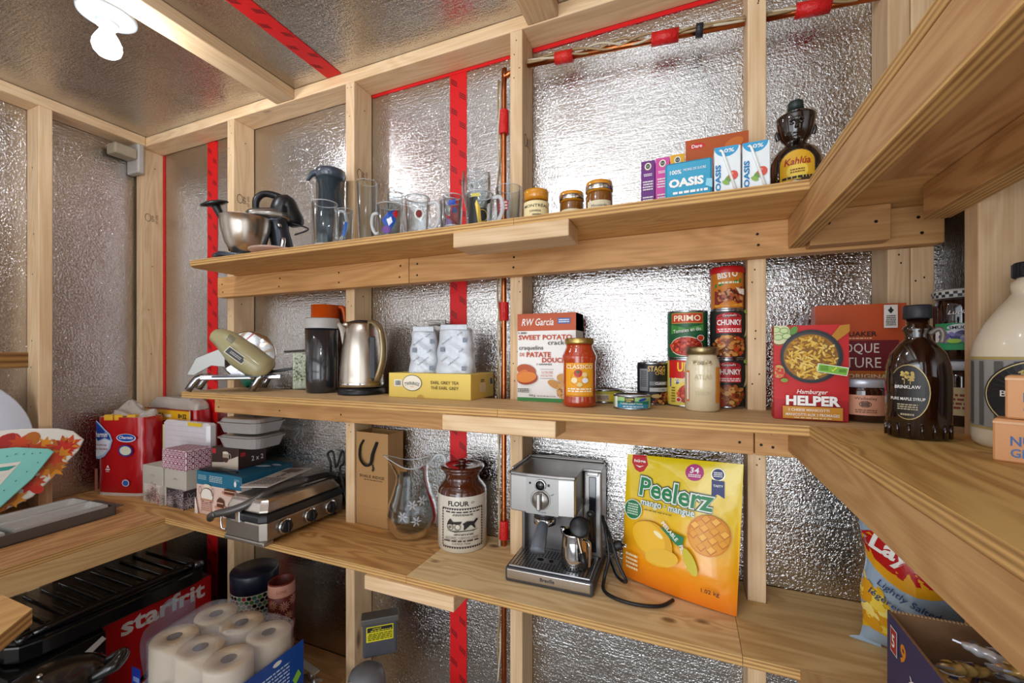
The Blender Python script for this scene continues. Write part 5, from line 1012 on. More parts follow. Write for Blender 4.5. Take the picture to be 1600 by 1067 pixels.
T_ = topf(b, .205, .1524); T_.ell(.05, .03, .03, .012, m('#cfdfe6', .5), rot=.3); T_.ell(.085, .06, .022, .01, m('#b9cdd6', .5)); T_.lines(-.09, -.02, -.03, .04, 4, m('#9cc3d0', .5))
tag(b.build('cake_stand_box', loc=(-1.529, .992, Z)), 'blue and pink cake stand carton beside the contact grill', 'box')
b = MB(); b.tube([(-.06, 0, .003), (0, 0, .0045), (.05, -.004, .003)], [.020, .022, .008], BLACKP, 14, 6, flat=.14); b.tube([(.04, -.004, .003), (.12, -.012, .005)], [.006, .007], BLACKP, 10, 2, flat=.5)
tag(b.build('spatula', loc=(-1.58, 1.015, Z+.1535), rz=R(4)), 'flat black spatula lying on the blue and pink carton', 'spatula')
b = carton(.135, .115, .076, m('#35201a', .45)); F = front(b); F.poly([(-.067, 0), (.067, 0), (.067, .050), (-.01, .022), (-.067, .018)], m('#c9b9a8', .5)); F.rect(-.067, -.046, .052, .070, m('#b0262a', .4)); F.ell(.005, .040, .015, .018, m('#4a2a1a', .3)); F.rect(-.010, .020, .040, .058, m('#a58f7c', .3)); F.ell(.005, .058, .015, .005, m('#d9cbb8', .3)); F.ring(.026, .045, .007, .012, .002, m('#c9bda8', .4))
G = rightf(b, .135, .115); G.txt('2 x 2', .02, .03, .05, .018, WHITE, .01); G.rect(-.05, -.03, .045, .06, m('#b0262a', .4))
tag(b.build('glassware_box', loc=(-1.575, 1.045, Z+.1530), rz=R(3)), 'small dark brown glassware carton with a coffee cup picture', 'box')
CLR = m('#d3cdc9', .25, trans=.45, coat=.3, ior=1.3)
for i, (z0, lb) in enumerate(((.2295, 'lower of two stacked translucent food containers'), (.2845, 'upper of two stacked translucent food containers with raised clear lid'))):
    t = thing('food_container', lb, 'container', (-1.525, 1.115, Z+z0), R(5), 'stacked translucent containers')
    rr = lambda w, d, n=40, e=5: [(w*(abs(cos(a))**e+abs(sin(a))**e)**(-1/e)*cos(a), d*(abs(cos(a))**e+abs(sin(a))**e)**(-1/e)*sin(a)) for a in [2*pi*k/n for k in range(n)]]
    b = MB(); b.prism(rr(.088, .062), 0, .034, CLR, top=1.14, smooth=False); b.build('tub', t)
    b = MB(); b.prism(rr(.105, .077), .034, .039, CLR, bev=.0015); b.prism(rr(.098, .070), .039, .053 if i else .0455, CLR, bev=.003, top=.92); b.build('lid', t)
# tissue boxes
def tissue(w, d, h, loc, base, label, fn, name='tissue_box', rz=0):
    b = carton(w, d, h, m(base, .55), .0015); fn(b, w, d, h); return tag(b.build(name, loc=loc, rz=rz), label, 'tissue box', 'boxes of tissues')
def petals(F, x0, x1, z0, z1, mt, n, s, r=.012):
    rn = random.Random(s)
    for i in range(n):
        cx, cz = rn.uniform(x0, x1), rn.uniform(z0, z1); a0 = rn.uniform(0, 3)
        for k in range(6): F.ring(cx+r*.8*cos(a0+k*1.05), cz+r*.8*sin(a0+k*1.05), r*.75, r*.32, .0009, mt, 10, a0+k*1.05); F.l -= .95
def f(b, w, d, h):
    for F in (front(b), rightf(b, w, d)):
        F.clip = (-w/2, w/2, 0, h) if F is not None else None
        F.rect(-.052, .052, 0, .070, m('#3b3236', .5)) if True else 0
        petals(F, -.052, .052, .01, .06, m('#cfc3c6', .5), 9, 4, .016); F.l += 1; F.rect(-.06, .06, .070, .0715, m('#9a9490', .5)); F.poly([(-.02, .10), (.0, .108), (.02, .102), (.0, .112)], m('#a9a398', .5))
tissue(.13, .085, .142, (-1.772, .990, Z), '#bdb8ac', 'grey tissue box with a dark leaf band, right one underneath the pink box', f)
def f(b, w, d, h):
    for F in (front(b), rightf(b, w, d)):
        F.clip = (-w/2, w/2, 0, h); F.rect(-.055, .055, 0, .072, m('#d9d0c4', .5)); petals(F, -.05, .05, .01, .06, m('#a34a52', .5), 7, 9, .018); petals(F, -.05, .05, .01, .06, m('#4a4044', .5), 4, 19, .016); F.poly([(-.02, .10), (.0, .108), (.02, .102), (.0, .112)], m('#a9a398', .5))
tissue(.13, .085, .142, (-1.908, .988, Z), '#bcb7aa', 'grey tissue box with a red leaf band, left one beside the red toilet paper pack', f)
def f(b, w, d, h):
    cr = m('#8c2a52', .5)
    for F, ww in ((front(b), w), (rightf(b, w, d), d), (topf(b, d, h), w)):
        tp = F.M.to_euler().x < -1
        zz0, zz1 = (-d/2, d/2) if tp else (0, h); F.clip = (-ww/2, ww/2, zz0, zz1); n = int(ww/.024)
        for i in range(n+1):
            for j in range(int((zz1-zz0)/.024)+1):
                cx, cz = -ww/2+.012+i*.024, zz0+.012+j*.024
                F.ring(cx, cz, .0095, .0095, .0022, cr, 12); F.l -= .9; F.ell(cx, cz, .0035, .0035, cr, 8); F.l -= .9
                for k in range(4): a = pi/4+k*pi/2; F.ell(cx+.0135*cos(a), cz+.0135*sin(a), .0045, .002, cr, 8, a); F.l -= .98
tissue(.145, .090, .072, (-1.776, .988, Z+.1425), '#e6d3d8', 'pink and white patterned tissue box lying on the two grey ones', f)
b = carton(.29, .040, .30, m('#d9d5d9', .25, coat=.5, bump=.5, bscale=30), .010); F = front(b); 
for i in range(14): z = .02+i*.02; F.l = 1; F.rect(-.13, .13, z, z+.0012, m('#b5b0b6', .4))
F.rect(.02, .11, .285, .2995, m('#e0c030', .4)); leftf(b, .29, .04).rect(-.02, .02, .02, .28, m('#e3d9a0', .5))
tag(b.build('napkin_pack', loc=(-1.883, 1.0865, Z), rz=R(0)), 'white plastic wrapped stack of paper napkins behind the tissue boxes', 'napkins')
RED = m('#b01019', .25, coat=.7, bump=.35, bscale=18)
def rollpack(loc, rz, w, d, h, label, fn, top):
    t = thing('toilet_paper_pack', label, 'toilet paper', loc, rz, 'red toilet paper packs')
    b = MB(); e = 6
    b.grid(lambda u, v: (w/2*(abs(cos(6.2832*u))**e+abs(sin(6.2832*u))**e)**(-1/e)*cos(6.2832*u)*(1+.012*sin(v*22+u*9)), d/2+d/2*(abs(cos(6.2832*u))**e+abs(sin(6.2832*u))**e)**(-1/e)*sin(6.2832*u), .012+v*(h-.012)), 56, 24, RED, cu=True)
    b.prism([(w/2*.99*(abs(cos(a))**e+abs(sin(a))**e)**(-1/e)*cos(a), d/2+d/2*.99*(abs(cos(a))**e+abs(sin(a))**e)**(-1/e)*sin(a)) for a in [2*pi*i/48 for i in range(48)]], 0, .014, m('#d8d0cc', .3, coat=.4)); 
    b.prism([(w/2*.985*(abs(cos(a))**e+abs(sin(a))**e)**(-1/e)*cos(a), d/2+d/2*.985*(abs(cos(a))**e+abs(sin(a))**e)**(-1/e)*sin(a)) for a in [2*pi*i/48 for i in range(48)]], h-.004, h, m('#c9b8a0', .3))
    F = Face(b, mapM((0, -.0035, 0)), clip=(-w/2*.93, w/2*.93, 0, h)); fn(F); b.build('wrapper_print', t)
    b = MB(); top(b); b.build('plastic_wrap', t)
    return t
PLW = m('#cdbfb2', .2, trans=.35, coat=.5, bump=.9, bscale=35)
def f(F):
    F.poly([(-.12, .15), (-.12, .30), (-.10, .305), (-.075, .285), (-.06, .27), (-.035, .25), (-.025, .225), (-.035, .19), (-.06, .16), (-.085, .148)], m('#9fb9d8', .35)); F.poly([(-.12, .235), (-.12, .298), (-.10, .30), (-.078, .28), (-.062, .265), (-.04, .245), (-.032, .225), (-.06, .235), (-.09, .222)], m('#1d3f92', .35)); F.poly([(-.118, .16), (-.118, .232), (-.09, .220), (-.06, .230), (-.034, .222), (-.042, .19), (-.065, .167), (-.09, .157)], m('#d8dde8', .35)); F.txt('Charmin', -.080, .248, .066, .022, WHITE, .02, shear=.2); F.txt('Soothing', -.075, .205, .050, .009, m('#9a2a32', .4), .01); F.txt('du bien-être', -.072, .190, .054, .008, m('#9a2a32', .4), .01)
    F.ell(.040, .236, .044, .017, m('#dfe6f0', .35)); F.ell(.040, .237, .040, .0145, m('#1d4aa0', .35)); F.txt('Charmin', .040, .238, .062, .012, WHITE, .02, shear=.2); F.ell(.038, .185, .033, .024, m('#3a3486', .35)); F.ell(.038, .185, .026, .018, m('#cfd0b8', .35)); F.ell(.040, .055, .016, .014, m('#cfdbe8', .35)); F.ell(.040, .055, .013, .011, m('#2a5fae', .35))
    F.poly([(-.046, .115), (-.040, .126), (-.034, .115), (-.037, .113), (-.040, .119), (-.043, .113)], WHITE); F.rect(-.050, -.030, .106, .110, WHITE); F.txt('PEBD', -.040, .100, .016, .004, WHITE); F.rect(-.12, -.085, .02, .11, m('#a3645a', .3))
def tp(b):
    b.grid(lambda u, v: (.10*cos(6.2832*u)*(1-v)**.7+.012*sin(11*u+9*v), .055+.05*sin(6.2832*u)*(1-v)**.7, .315+.052*v+.010*sin(6.28*u*3+4*v)+.012*sin(9*v)), 40, 14, PLW, cu=True)
    for x in (-.06, -.02, .03): b.box(x, x+.035, .0, .02, .305, .328, m('#d9a51e', .4), .003, M=mapM(rz=R(8)))
rollpack((-2.130, .985, Z), R(16), .212, .105, .318, 'red toilet paper pack with torn crinkled top, standing in front', f, tp)
def f(F):
    F.rect(-.175, .175, .288, .334, m('#e0a81c', .35)); F.txt('32 MEGA', -.075, .310, .105, .020, INK, .03); F.rect(-.015, .03, .303, .316, m('#e9dfc8', .4)); F.txt('8=32', .105, .311, .056, .020, INK, .03); F.rect(-.175, .175, .334, .338, m('#8f1a1c', .35)); F.poly([(-.175, .05), (-.175, .20), (-.145, .21), (-.12, .16), (-.13, .06)], m('#2a4f9a', .35)); F.rect(.155, .176, .02, .34, m('#c9c4c8', .3))
def tp(b):
    b.grid(lambda u, v: (.170*(abs(cos(6.2832*u))**5+abs(sin(6.2832*u))**5)**(-1/5)*cos(6.2832*u)*(1-.3*v**3), .042+.038*(abs(cos(6.2832*u))**5+abs(sin(6.2832*u))**5)**(-1/5)*sin(6.2832*u)*(1-.3*v**3), .338+.045*v+.003*sin(20*u)), 48, 8, PLW, cu=True); b.prism([(-.12, .018), (.12, .018), (.12, .066), (-.12, .066)], .376, .384, PLW)
rollpack((-2.075, 1.132, Z), 0, .345, .083, .338, 'wide red toilet paper pack with yellow band, behind the napkins', f, tp)
# serving dish
t = thing('serving_tray', 'dark grey tray with handle lip holding two grey white dishes', 'tray', (-1.99, .60, Z), R(3))
b = MB(); TG = m('#5b544e', .5); b.box(-.115, .115, -.26, .26, 0, .004, TG); 
for bx in ((-.115, -.110, -.26, .26), (.110, .115, -.26, .26), (-.115, .115, -.26, -.255), (-.115, .115, .255, .26)): b.box(*bx, 0, .034, TG, .001)
b.box(-.05, .115, .26, .285, .024, .028, TG, .002); b.build('tray_body', t)
for yy, lb in ((-.125, 'near grey white divided dish in the dark tray'), (.125, 'far grey white divided dish in the dark tray')):
    b = MB(); DW = m('#b9b8b4', .25, coat=.4)
    X = [-.103, -.092, -.006, .006, .092, .103]; 
    def hz(x):
        for a, c in ((-.092, -.006), (.006, .092)):
            if a <= x <= c: return 1-abs(2*(x-(a+c)/2)/(c-a))**4
        return 0
    b.grid(lambda u, v: (-.108+.216*u, -.115+.23*v, .042-.028*hz(-.108+.216*u)*(1-abs(2*v-1)**10)), 72, 24, DW); b.grid(lambda u, v: (-.108+.216*u, -.115+.23*v, .006), 1, 1, DW)
    for bx in ((-.108, -.1075, -.115, .115), (.1075, .108, -.115, .115), (-.108, .108, -.115, -.1145), (-.108, .108, .1145, .115)): b.box(*bx, .006, .042, DW)
    tag(b.build('divided_dish', loc=(-1.99-yy*sin(R(3)), .60+yy*cos(R(3)), Z), rz=R(3)), lb, 'dish', 'divided dishes in the dark tray')
# leaning trays and plate (local frame faces the camera; x right, z up, metres)
K = 1/770.
def leaf_fn(F, x0, x1, z0, z1, seed, n):
    rn = random.Random(seed)
    for i in range(n):
        cx, cz = rn.uniform(x0, x1), rn.uniform(z0, z1); c = m(rn.choice(('#c8451a', '#d98a1c', '#a8231c', '#e0641c', '#b5651c', '#c92a1c')), .3); r = rn.uniform(.012, .024); a0 = rn.uniform(0, 6)
        F.l += .05
        if rn.random() < .35: F.ell(cx, cz, r*.9, r*.7, c, 14, a0, True)
        else: F.poly([(cx+r*(1 if k % 2 == 0 else .5)*cos(a0+k*pi/7), cz+r*(1 if k % 2 == 0 else .5)*sin(a0+k*pi/7)) for k in range(14)], c, True)
def platter(name, poly, y, th, tilt, mt, label, cat, fn, base=(-2.175, .68), rz=R(72)):
    b = MB(); b.prism([(p[0]*1.6, p[1]*1.6) for p in poly], 0, th, mt, Matrix.Rotation(R(90), 4, 'X'), bev=th*.35, seg=3)
    F = Face(b, mapM((0, -th-.0006, 0)) @ Matrix.Diagonal((1.6, 1, 1.6, 1))); fn(F)
    return tag(b.build(name, loc=(base[0]+y*sin(rz), base[1]-y*cos(rz), Z), rot=(R(tilt), 0, rz)), label, cat)
WP = m('#e6e0d4', .25, coat=.5)
def f(F): F.clip = None; leaf_fn(F, -.12, .07, .125, .170, 3, 26); leaf_fn(F, .075, .103, .115, .155, 13, 9); leaf_fn(F, .055, .082, .09, .13, 14, 7); leaf_fn(F, .030, .052, .055, .09, 15, 7); leaf_fn(F, .005, .025, .035, .065, 16, 6); leaf_fn(F, .0, .058, .085, .15, 4, 14); leaf_fn(F, -.1, -.01, .03, .07, 5, 18)
platter('leaf_platter', [(-.16, .20), (.03, .195), (.085, .188), (.110, .178), (.128, .155), (.118, .13), (.075, .075), (.045, .04), (-.03, .006), (-.16, .006)], .0, .018, -14, WP, 'white melamine platter printed with autumn leaves, leaning at the left edge', 'platter', f)
def f(F):
    F.poly([(-.14, .125), (.028, .125), (-.014, .062), (-.14, .030)], m('#e3ddd2', .4))
    for i, c in enumerate(('#2f9a8a', '#dcd8ce', '#e0c038', '#e4dfd6', '#cf7a5c', '#e4dfd6', '#6f86c0')):
        z = .118-i*.0135; F.poly([(-.14, z), (.022-i*.011, z), (.010-i*.011, z-.008), (-.14, z-.008)], m(c, .5))
    rn = random.Random(4)
    for i in range(14): F.ell(-.10+i*.012, .142+rn.uniform(-.004, .004), .0018, .0007, INK, 8, .6, True)
    for i in range(8): F.ell(.052-i*.016, .118-i*.0165, .0018, .0007, INK, 8, .9, True)
platter('turquoise_platter', [(-.16, .160), (.02, .158), (.070, .146), (.078, .138), (.045, .085), (.0, .035), (-.035, .006), (-.16, .006)], .035, .012, -14, m('#83cfc4', .25, coat=.5), 'turquoise rimmed square platter with striped centre, in front of the leaf platter', 'platter', f)
b = MB(); b.lathe([(0, 0), (.15, .002), (.245, .020), (.262, .028), (.258, .031), (.15, .010), (0, .008)], m('#d5dae6', .2, coat=.6), 64)
tag(b.build('round_platter', loc=(-2.268, .515, Z+.2625), rot=(R(90), R(0), R(84))), 'large white round platter standing behind the leaf platter at the left edge', 'plate')
# ---------------- under the lower shelf ----------------
shelf(notched(-1.645, -1.09, ST, y0=.97, y1=FY-.003), -1.12, wood('#c39562', '#8f6234', 'x', .4, .8), 'low plywood ledge near the floor behind the paper towels')
bar('ledge_support', -1.62, -1.12, 1.0, 1.038, FLOOR+.001, -1.1395, WX, 'board on edge carrying the low plywood ledge', 'board')
b = carton(.42, .34, .565, m('#15161a', .35, coat=.3)); 
G = rightf(b, .42, .34); G.rect(-.17, .17, 0, .565, m('#c01015', .35)); G.txt('starfrit', .012, .523, .27, .062, m('#e3dedb', .4), .03); G.lines(-.02, .10, .415, .422, 1, m('#e8b0ac', .4)); G.lines(-.05, -.005, .33, .35, 2, m('#e8b0ac', .4)); G.poly([(-.13, .20), (-.03, .235), (-.03, .31), (-.125, .275)], m('#cfcfd2', .3)); G.poly([(-.13, .285), (-.03, .315), (-.03, .335), (-.115, .30), (-.12, .27)], m('#15161a', .3))
F = front(b); F.rect(.07, .21, .2, .565, m('#a89684', .5)); F.ell(.15, .50, .03, .02, m('#3a2018', .4)); F.rect(.132, .158, .36, .47, m('#57453a', .4)); F.rect(-.21, .07, .25, .565, m('#101114', .4)); F.ell(.0, .44, .07, .05, m('#a9a9ac', .4)); F.ell(.0, .43, .05, .04, m('#4a4a4e', .4)); F.rect(.195, .21, 0, .565, m('#8f1014', .4))
tag(b.build('cookware_box', loc=(-1.975, .775, FLOOR+.001)), 'large red and black cookware carton under the left shelf', 'box')
t = thing('electric_griddle', 'long black griddle with raised rim lying on the red cookware box', 'griddle', (-1.93, .83, FLOOR+.567))
BK = m('#0e0f11', .22, coat=.5)
b = MB(); rr = lambda w, d, n=48, e=8: [(w*(abs(cos(a))**e+abs(sin(a))**e)**(-1/e)*cos(a), d*(abs(cos(a))**e+abs(sin(a))**e)**(-1/e)*sin(a)) for a in [2*pi*k/n for k in range(n)]]
b.prism(rr(.19, .27), 0, .05, BK, bev=.006); b.build('base', t)
b = MB(); b.prism(rr(.185, .262), .05, .058, BK)
for i in range(11): b.box(-.15, .12, -.22+i*.044, -.205+i*.044, .056, .066, BK, .003)
b.build('ridged_plate', t)
b = MB(); b.tube([(.165, -.22, .068), (.168, 0, .074), (.165, .22, .068)], [.010, .012, .010], BK, 12, 4); b.tube([(.165, -.25, .06), (.165, -.22, .068)], .012, BK, 12); b.tube([(.165, .25, .06), (.165, .22, .068)], .012, m('#7b7d82', .2, .8), 12)
b.build('handle', t)
b = carton(.30, .22, .56, m('#101012', .3, coat=.4)); G = rightf(b, .30, .22); G.txt('GourmetBox', -.02, .42, .26, .045, m('#b9b5b0', .4), .0, rot=R(90)); F = front(b); F.txt('GourmetBox', .10, .42, .24, .04, m('#b9b5b0', .4), 0, rot=R(90))
G.poly([(-.01, .36), (.07, .38), (.10, .50), (.04, .46), (.03, .42)], m('#8d8d90', .4)); G.poly([(.0, .50), (.10, .55), (.11, .535), (.05, .50)], m('#cfcac2', .4)); 
tag(b.build('appliance_box', loc=(-1.86, .535, FLOOR+.001), rz=R(4)), 'black carton with silver vertical lettering at the lower left edge', 'box')
t = thing('roasting_pan', 'glossy black lidded pan with side handle at the bottom left edge', 'pan', (-1.50, .56, FLOOR+.001), R(0))
b = MB(); b.cyl(.085, 0, .555, m('#2a2a2c', .6), 36); b.build('stand', t)
b = MB(); b.lathe([(0, .556), (.09, .556), (.102, .565), (.104, .60), (.108, .603), (.10, .615), (.075, .632), (.035, .642), (0, .644)], BK, 52); b.build('pan_body', t)
b = MB(); b.tube([(.085, .04, .615), (.115, .07, .635), (.10, .095, .645), (.06, .08, .625)], [.011, .016, .016, .010], BK, 14, 5); b.ball((.01, -.03, .647), .006, .006, .006, CHROME, 12); b.build('handle', t)
# paper towels
b = MB(); b.box(-.2, .2, -.125, .125, 0, .345, CARD, .002)
tag(b.build('storage_carton', loc=(-1.266, .832, FLOOR+.001)), 'plain brown carton underneath the paper towel rolls', 'box')
PTm = m('#cbb89c', .85, bump=.35, bscale=70); CORE = m('#6d6254', .8)
proto = None
nm = {(0, 0): 'paper towel roll at the front left of the pack', (1, 0): 'paper towel roll in the middle of the front row', (2, 0): 'paper towel roll at the front right of the pack, next to the blue print', (0, 1): 'paper towel roll at the back left of the pack, near the red carton', (1, 1): 'paper towel roll in the middle of the back row', (2, 1): 'paper towel roll at the back right, beside the daisy tube'}
for (i, j), lb in nm.items():
    x, y = -1.384+i*.118, .772+j*.119
    if proto is None:
        proto = thing('paper_towel_roll', lb, 'paper towel', (x, y, FLOOR+.347), 0, 'paper towel rolls in clear wrap')
        b = MB(); b.lathe([(.019, .002), (.056, 0), (.0585, .004), (.0585, .276), (.056, .28), (.019, .279), (.019, .002)], PTm, 44); b.build('roll', proto)
        b = MB(); b.lathe([(.019, .001), (.019, .2785), (.0175, .2785), (.0175, .001), (.019, .001)], CORE, 28); b.build('core', proto)
    else: dup(proto, (x, y, FLOOR+.347), R(37*i+80*j), lb)
FILM = m('#dfe6f2', .08, alpha=.22, coat=.6, bump=.9, bscale=22)
t = thing('paper_towel_wrap', 'clear plastic wrap with blue print around the six paper towel rolls', 'wrapper', (-1.266, .8315, FLOOR+.348))
b = MB(); e = 5
def wrapf(u, v):
    a = 2*pi*u; k = (abs(cos(a))**e+abs(sin(a))**e)**(-1/e)
    if v < .7: s = 1; z = v/.7*.284
    else: s = 1-(v-.7)/.3*.96; z = .284+.006*sin(a*3)+.007*sin((v-.7)*30+a*2)*min(1, (v-.7)*8)
    return (.185*k*cos(a)*s+.002*sin(9*a), .125*k*sin(a)*s+.002*sin(7*a), z)
b.grid(wrapf, 72, 30, FILM, cu=True); b.build('plastic_film', t)
b = MB(); b.grid(lambda u, v: (-.188-.02*sin(pi*v)-.03*v*u, -.10+.16*u, .16+.15*v+.012*sin(9*u+4*v)+.03*sin(pi*u)*v), 14, 12, m('#9fb4cf', .1, alpha=.4, coat=.6)); b.build('loose_film', t)
b = MB(); PB = m('#0f4aa0', .25, coat=.6)
F = Face(b, fn=lambda x, z, d: (.1885+d+.0006, x, z)); F.rect(-.115, .12, .0, .238, PB, step=.02); F.l = 2; F.txt('PREMIUM', .02, .15, .05, .02, WHITE, .02, rot=0); F.lines(-.02, .07, .12, .205, 8, m('#cfe0f2', .4), 4, .4); F.ell(.03, .222, .014, .007, WHITE); F.poly([(.08, .14), (.10, .16), (.11, .14), (.09, .12)], m('#8fcf3c', .4))
F = Face(b, mapM((0, -.1295, 0))); F.rect(.04, .17, .0, .215, PB); F.rect(-.186, -.145, .0, .22, m('#2238a0', .3)); F.lines(-.18, -.15, .05, .20, 6, m('#8fa4dc', .4)); F.rect(-.085, -.055, .13, .19, m('#c4b49a', .6))
x = -.083; rn = random.Random(8)
while x < -.058: wd = rn.choice((.001, .0018, .0026)); F.poly([(x, .14), (x+wd, .14), (x+wd, .18), (x, .18)], INK, True); x += wd+.0014
F.nxt(); F.lines(-.12, -.02, .08, .12, 4, m('#5b5348', .6)); b.build('printed_film', t)
# tins
t = thing('round_tin', 'round tin with navy lid and coloured polka dot side', 'tin', (-1.478, 1.09, -1.1197), facing(-1.478, 1.09))
b = MB(); b.lathe([(0, 0), (.074, 0), (.0755, .003), (.0755, .30), (0, .30)], m('#d8d4cc', .35), 52); F = Face(b, rad=.0757); cs = [m(c, .35) for c in ('#15181c', '#2f8f5a', '#c8404a', '#4f9aa0', '#15181c', '#54a85a', '#1b1d22')]; rn = random.Random(3)
for j in range(9):
    for i in range(13): F.ell(-.10+i*.0165+(j % 2)*.008, .255-j*.0145, .0072, .0068, rn.choice(cs), 14, 0, True)
b.build('body', t)
b = MB(); b.lathe([(.077, .265), (.0775, .266), (.0785, .326), (.076, .331), (0, .331)], m('#1b2030', .3), 52); b.build('lid', t)
t = thing('daisy_tube', 'tall reddish tube printed with pale daisies beside the polka dot tin', 'tube', (-1.302, 1.06, -1.1197), facing(-1.302, 1.06))
b = MB(); b.lathe([(0, 0), (.041, 0), (.042, .002), (.042, .335), (.0395, .337), (.038, .334), (.038, .30), (0, .30)], m('#6b2218', .45), 44); F = Face(b, rad=.0422); rn = random.Random(6); F.rect(-.06, .06, .293, .332, m('#c9907a', .5)); F.txt('LOVE', 0, .312, .03, .010, m('#7a2a20', .5)); pc = m('#cf9a86', .5)
for (cx, cz) in ((-.03, .27), (.008, .262), (.04, .275), (-.018, .232), (.02, .225), (-.04, .20), (.0, .195), (.035, .19), (-.022, .16), (.015, .155), (-.04, .125), (.0, .12), (.036, .125), (-.02, .09), (.018, .085), (.0, .05), (-.035, .055), (.035, .05)):
    for k in range(11): a = k*2*pi/11; F.l += .02; F.ell(cx+.0105*cos(a), cz+.0105*sin(a), .0075, .0019, pc, 7, a, True)
    F.ell(cx, cz, .0035, .0035, m('#a86a3c', .5), 9, 0, True); F.l = 3
b.build('tube_body', t)
# water meter and fittings
t = thing('meter_reader', 'grey remote reader box with a yellow notice label, on the stud', 'meter', (-.915, 1.105, -.895), facing(-.915, 1.1))
MG = m('#4a4b52', .4); b = MB(); b.box(-.052, .052, -.022, .022, -.065, .055, MG, .006); b.box(-.058, .058, -.026, .02, .040, .060, m('#5a5754', .4), .004); b.box(-.012, .012, 0, .06, -.03, .02, MG); F = Face(b, mapM((0, -.0225, 0))); F.rect(-.042, .040, -.014, .034, m('#d9cf1c', .5)); F.rect(-.039, .037, .016, .031, INK); F.txt('NOTICE', -.01, .026, .026, .0045, m('#d9cf1c', .5), .02); F.lines(-.03, .034, .0175, .0225, 1, m('#d9cf1c', .5)); F.lines(-.038, .036, -.010, .013, 4, m('#6a6410', .5)); b.build('housing', t)
t = thing('water_meter', 'grey domed water meter on brass piping at the bottom edge', 'meter', (-.905, 1.03, -1.04))
b = MB(); b.lathe([(0, .085), (.03, .084), (.048, .070), (.056, .045), (.058, .0), (.062, -.02), (.062, -.07), (0, -.075)], m('#6d6e72', .4), 40); F = Face(b, mapM((-.012, -.050, .062), R(30), rx=R(-48))); F.rect(-.020, .020, -.006, .006, m('#d9b5a5', .5)); F.lines(-.016, .016, -.003, .003, 1, m('#a8483a', .5)); b.build('meter_dome', t)
b = MB(); BR = m('#a8703f', .35, .9); b.tube([(-.062, 0, -.035), (-.16, 0, -.035)], .020, BR, 18); b.tube([(.06, 0, -.035), (.14, 0, -.035)], .022, BR, 18); b.tube([(.14, 0, -.035), (.21, 0, -.035)], .027, m('#8f8a84', .35, .9), 8); b.tube([(.21, 0, -.035), (.34, .01, -.045)], .013, m('#9a8f84', .35, .9), 14); b.tube([(.34, .01, -.045), (.375, .06, -.04), (.390, .13, -.02)], .011, COPPER, 12, 4); b.build('pipe', t)
b = MB(); b.tube([(.13, 0, -.01), (.15, .01, .045), (.20, .02, .07), (.245, .02, .055), (.27, .01, .01), (.30, 0, -.02)], .0035, m('#35302c', .5), 8, 6); b.build('wire', t)
t = thing('pipe_valve', 'brass valve with a flat grey lever handle left of the water meter', 'valve', (-1.13, 1.03, -1.075))
b = MB(); b.tube([(-.09, 0, 0), (.065, 0, 0)], .016, BR, 18); b.tube([(-.035, 0, 0), (.035, 0, 0)], [.022, .022], m('#a39a88', .35, .8), 8); b.tube([(0, 0, 0), (0, 0, .045)], .012, m('#a39a88', .35, .8), 12); b.ball((.03, -.02, .03), .012, .008, .012, m('#8f8f88', .3, .8), 12); b.build('valve_body', t)
b = MB(); b.box(-.125, .012, -.012, .012, .045, .050, m('#b9b9b2', .35, .5), .002, M=mapM(ry=R(14))); b.build('lever', t)
b = MB(); b.box(-1.64, -.50, .985, 1.085, -1.16, -1.122, WX) if False else b.tube([(-.32, 1.17, -1.02), (-.30, 1.16, -1.05)], .004, BR, 6)
b.bm.free()
# ---------------- right side, lower shelf ----------------
def bagmat(): return m('#a9c4dc', .2, .25, coat=.5, bump=.5, bscale=16)
t = thing('chip_bag', 'pale blue and yellow bag of lightly salted chips behind the snack carton', 'bag', (.400, 1.03, Z), R(-20), rot=None)
W_, H_ = .17, .30
def bagf(x, z, d):
    u = x/W_+.5; v = z/H_; k = max(0, sin(pi*min(max(u, 0), 1)))**.6*max(0, sin(pi*min(max(v, 0), 1)))**.55
    return (x*(1-.08*sin(pi*v))+.004*sin(14*v), -.045*k-.004*sin(10*u+7*v)*k-d, z+.004)
b = MB(); b.grid(lambda u, v: bagf((u-.5)*W_, v*H_, 0), 36, 44, bagmat()); b.grid(lambda u, v: (lambda p: (p[0], -p[1]*.8, p[2]))(bagf((u-.5)*W_, v*H_, 0)), 20, 24, bagmat())
F = Face(b, fn=lambda x, z, d: bagf(x, z, d+.0012)); F.clip = (-W_/2, W_/2, 0, H_)
F.ell(-.014, .180, .080, .046, m('#e0a01c', .3), rot=-.25); F.ell(-.018, .190, .074, .036, m('#b8161c', .3), rot=-.25); F.l += 2; F.txt('Lay’s', -.030, .195, .090, .050, WHITE, .03, shear=.25, rot=-.28); F.poly([(-.085, .03), (-.045, .03), (-.03, .07), (-.05, .12), (-.085, .14)], m('#e3b31c', .3)); F.blobs(-.082, -.045, .03, .12, ('#f0d24a', '#d99a1c', '#f3de7a'), 22, .008, .014, 5); F.ell(.06, .06, .03, .02, m('#cf8f1a', .3)); F.txt('Lightly Salted', -.012, .118, .10, .016, m('#2a4a78', .3), .01, rot=-.32); F.txt('légèrement salées', -.006, .090, .135, .016, m('#2a4a78', .3), .01, rot=-.32)
b.build('bag_body', t)
b = MB(); b.poly = None; b.prism([(-.10, .0), (-.05, .0), (-.055, .02)], -.002, .002, bagmat(), mapM(rx=R(90))); b.build('corner_seal', t)
t = thing('snack_carton', 'open dark blue snack display carton filled with wrapped bars, lower right corner', 'box', (.3035, .878, Z))
CW, CD, CH = .198, .36, .156; CC = m('#8f6a4a', .85, bump=.4, bscale=120)
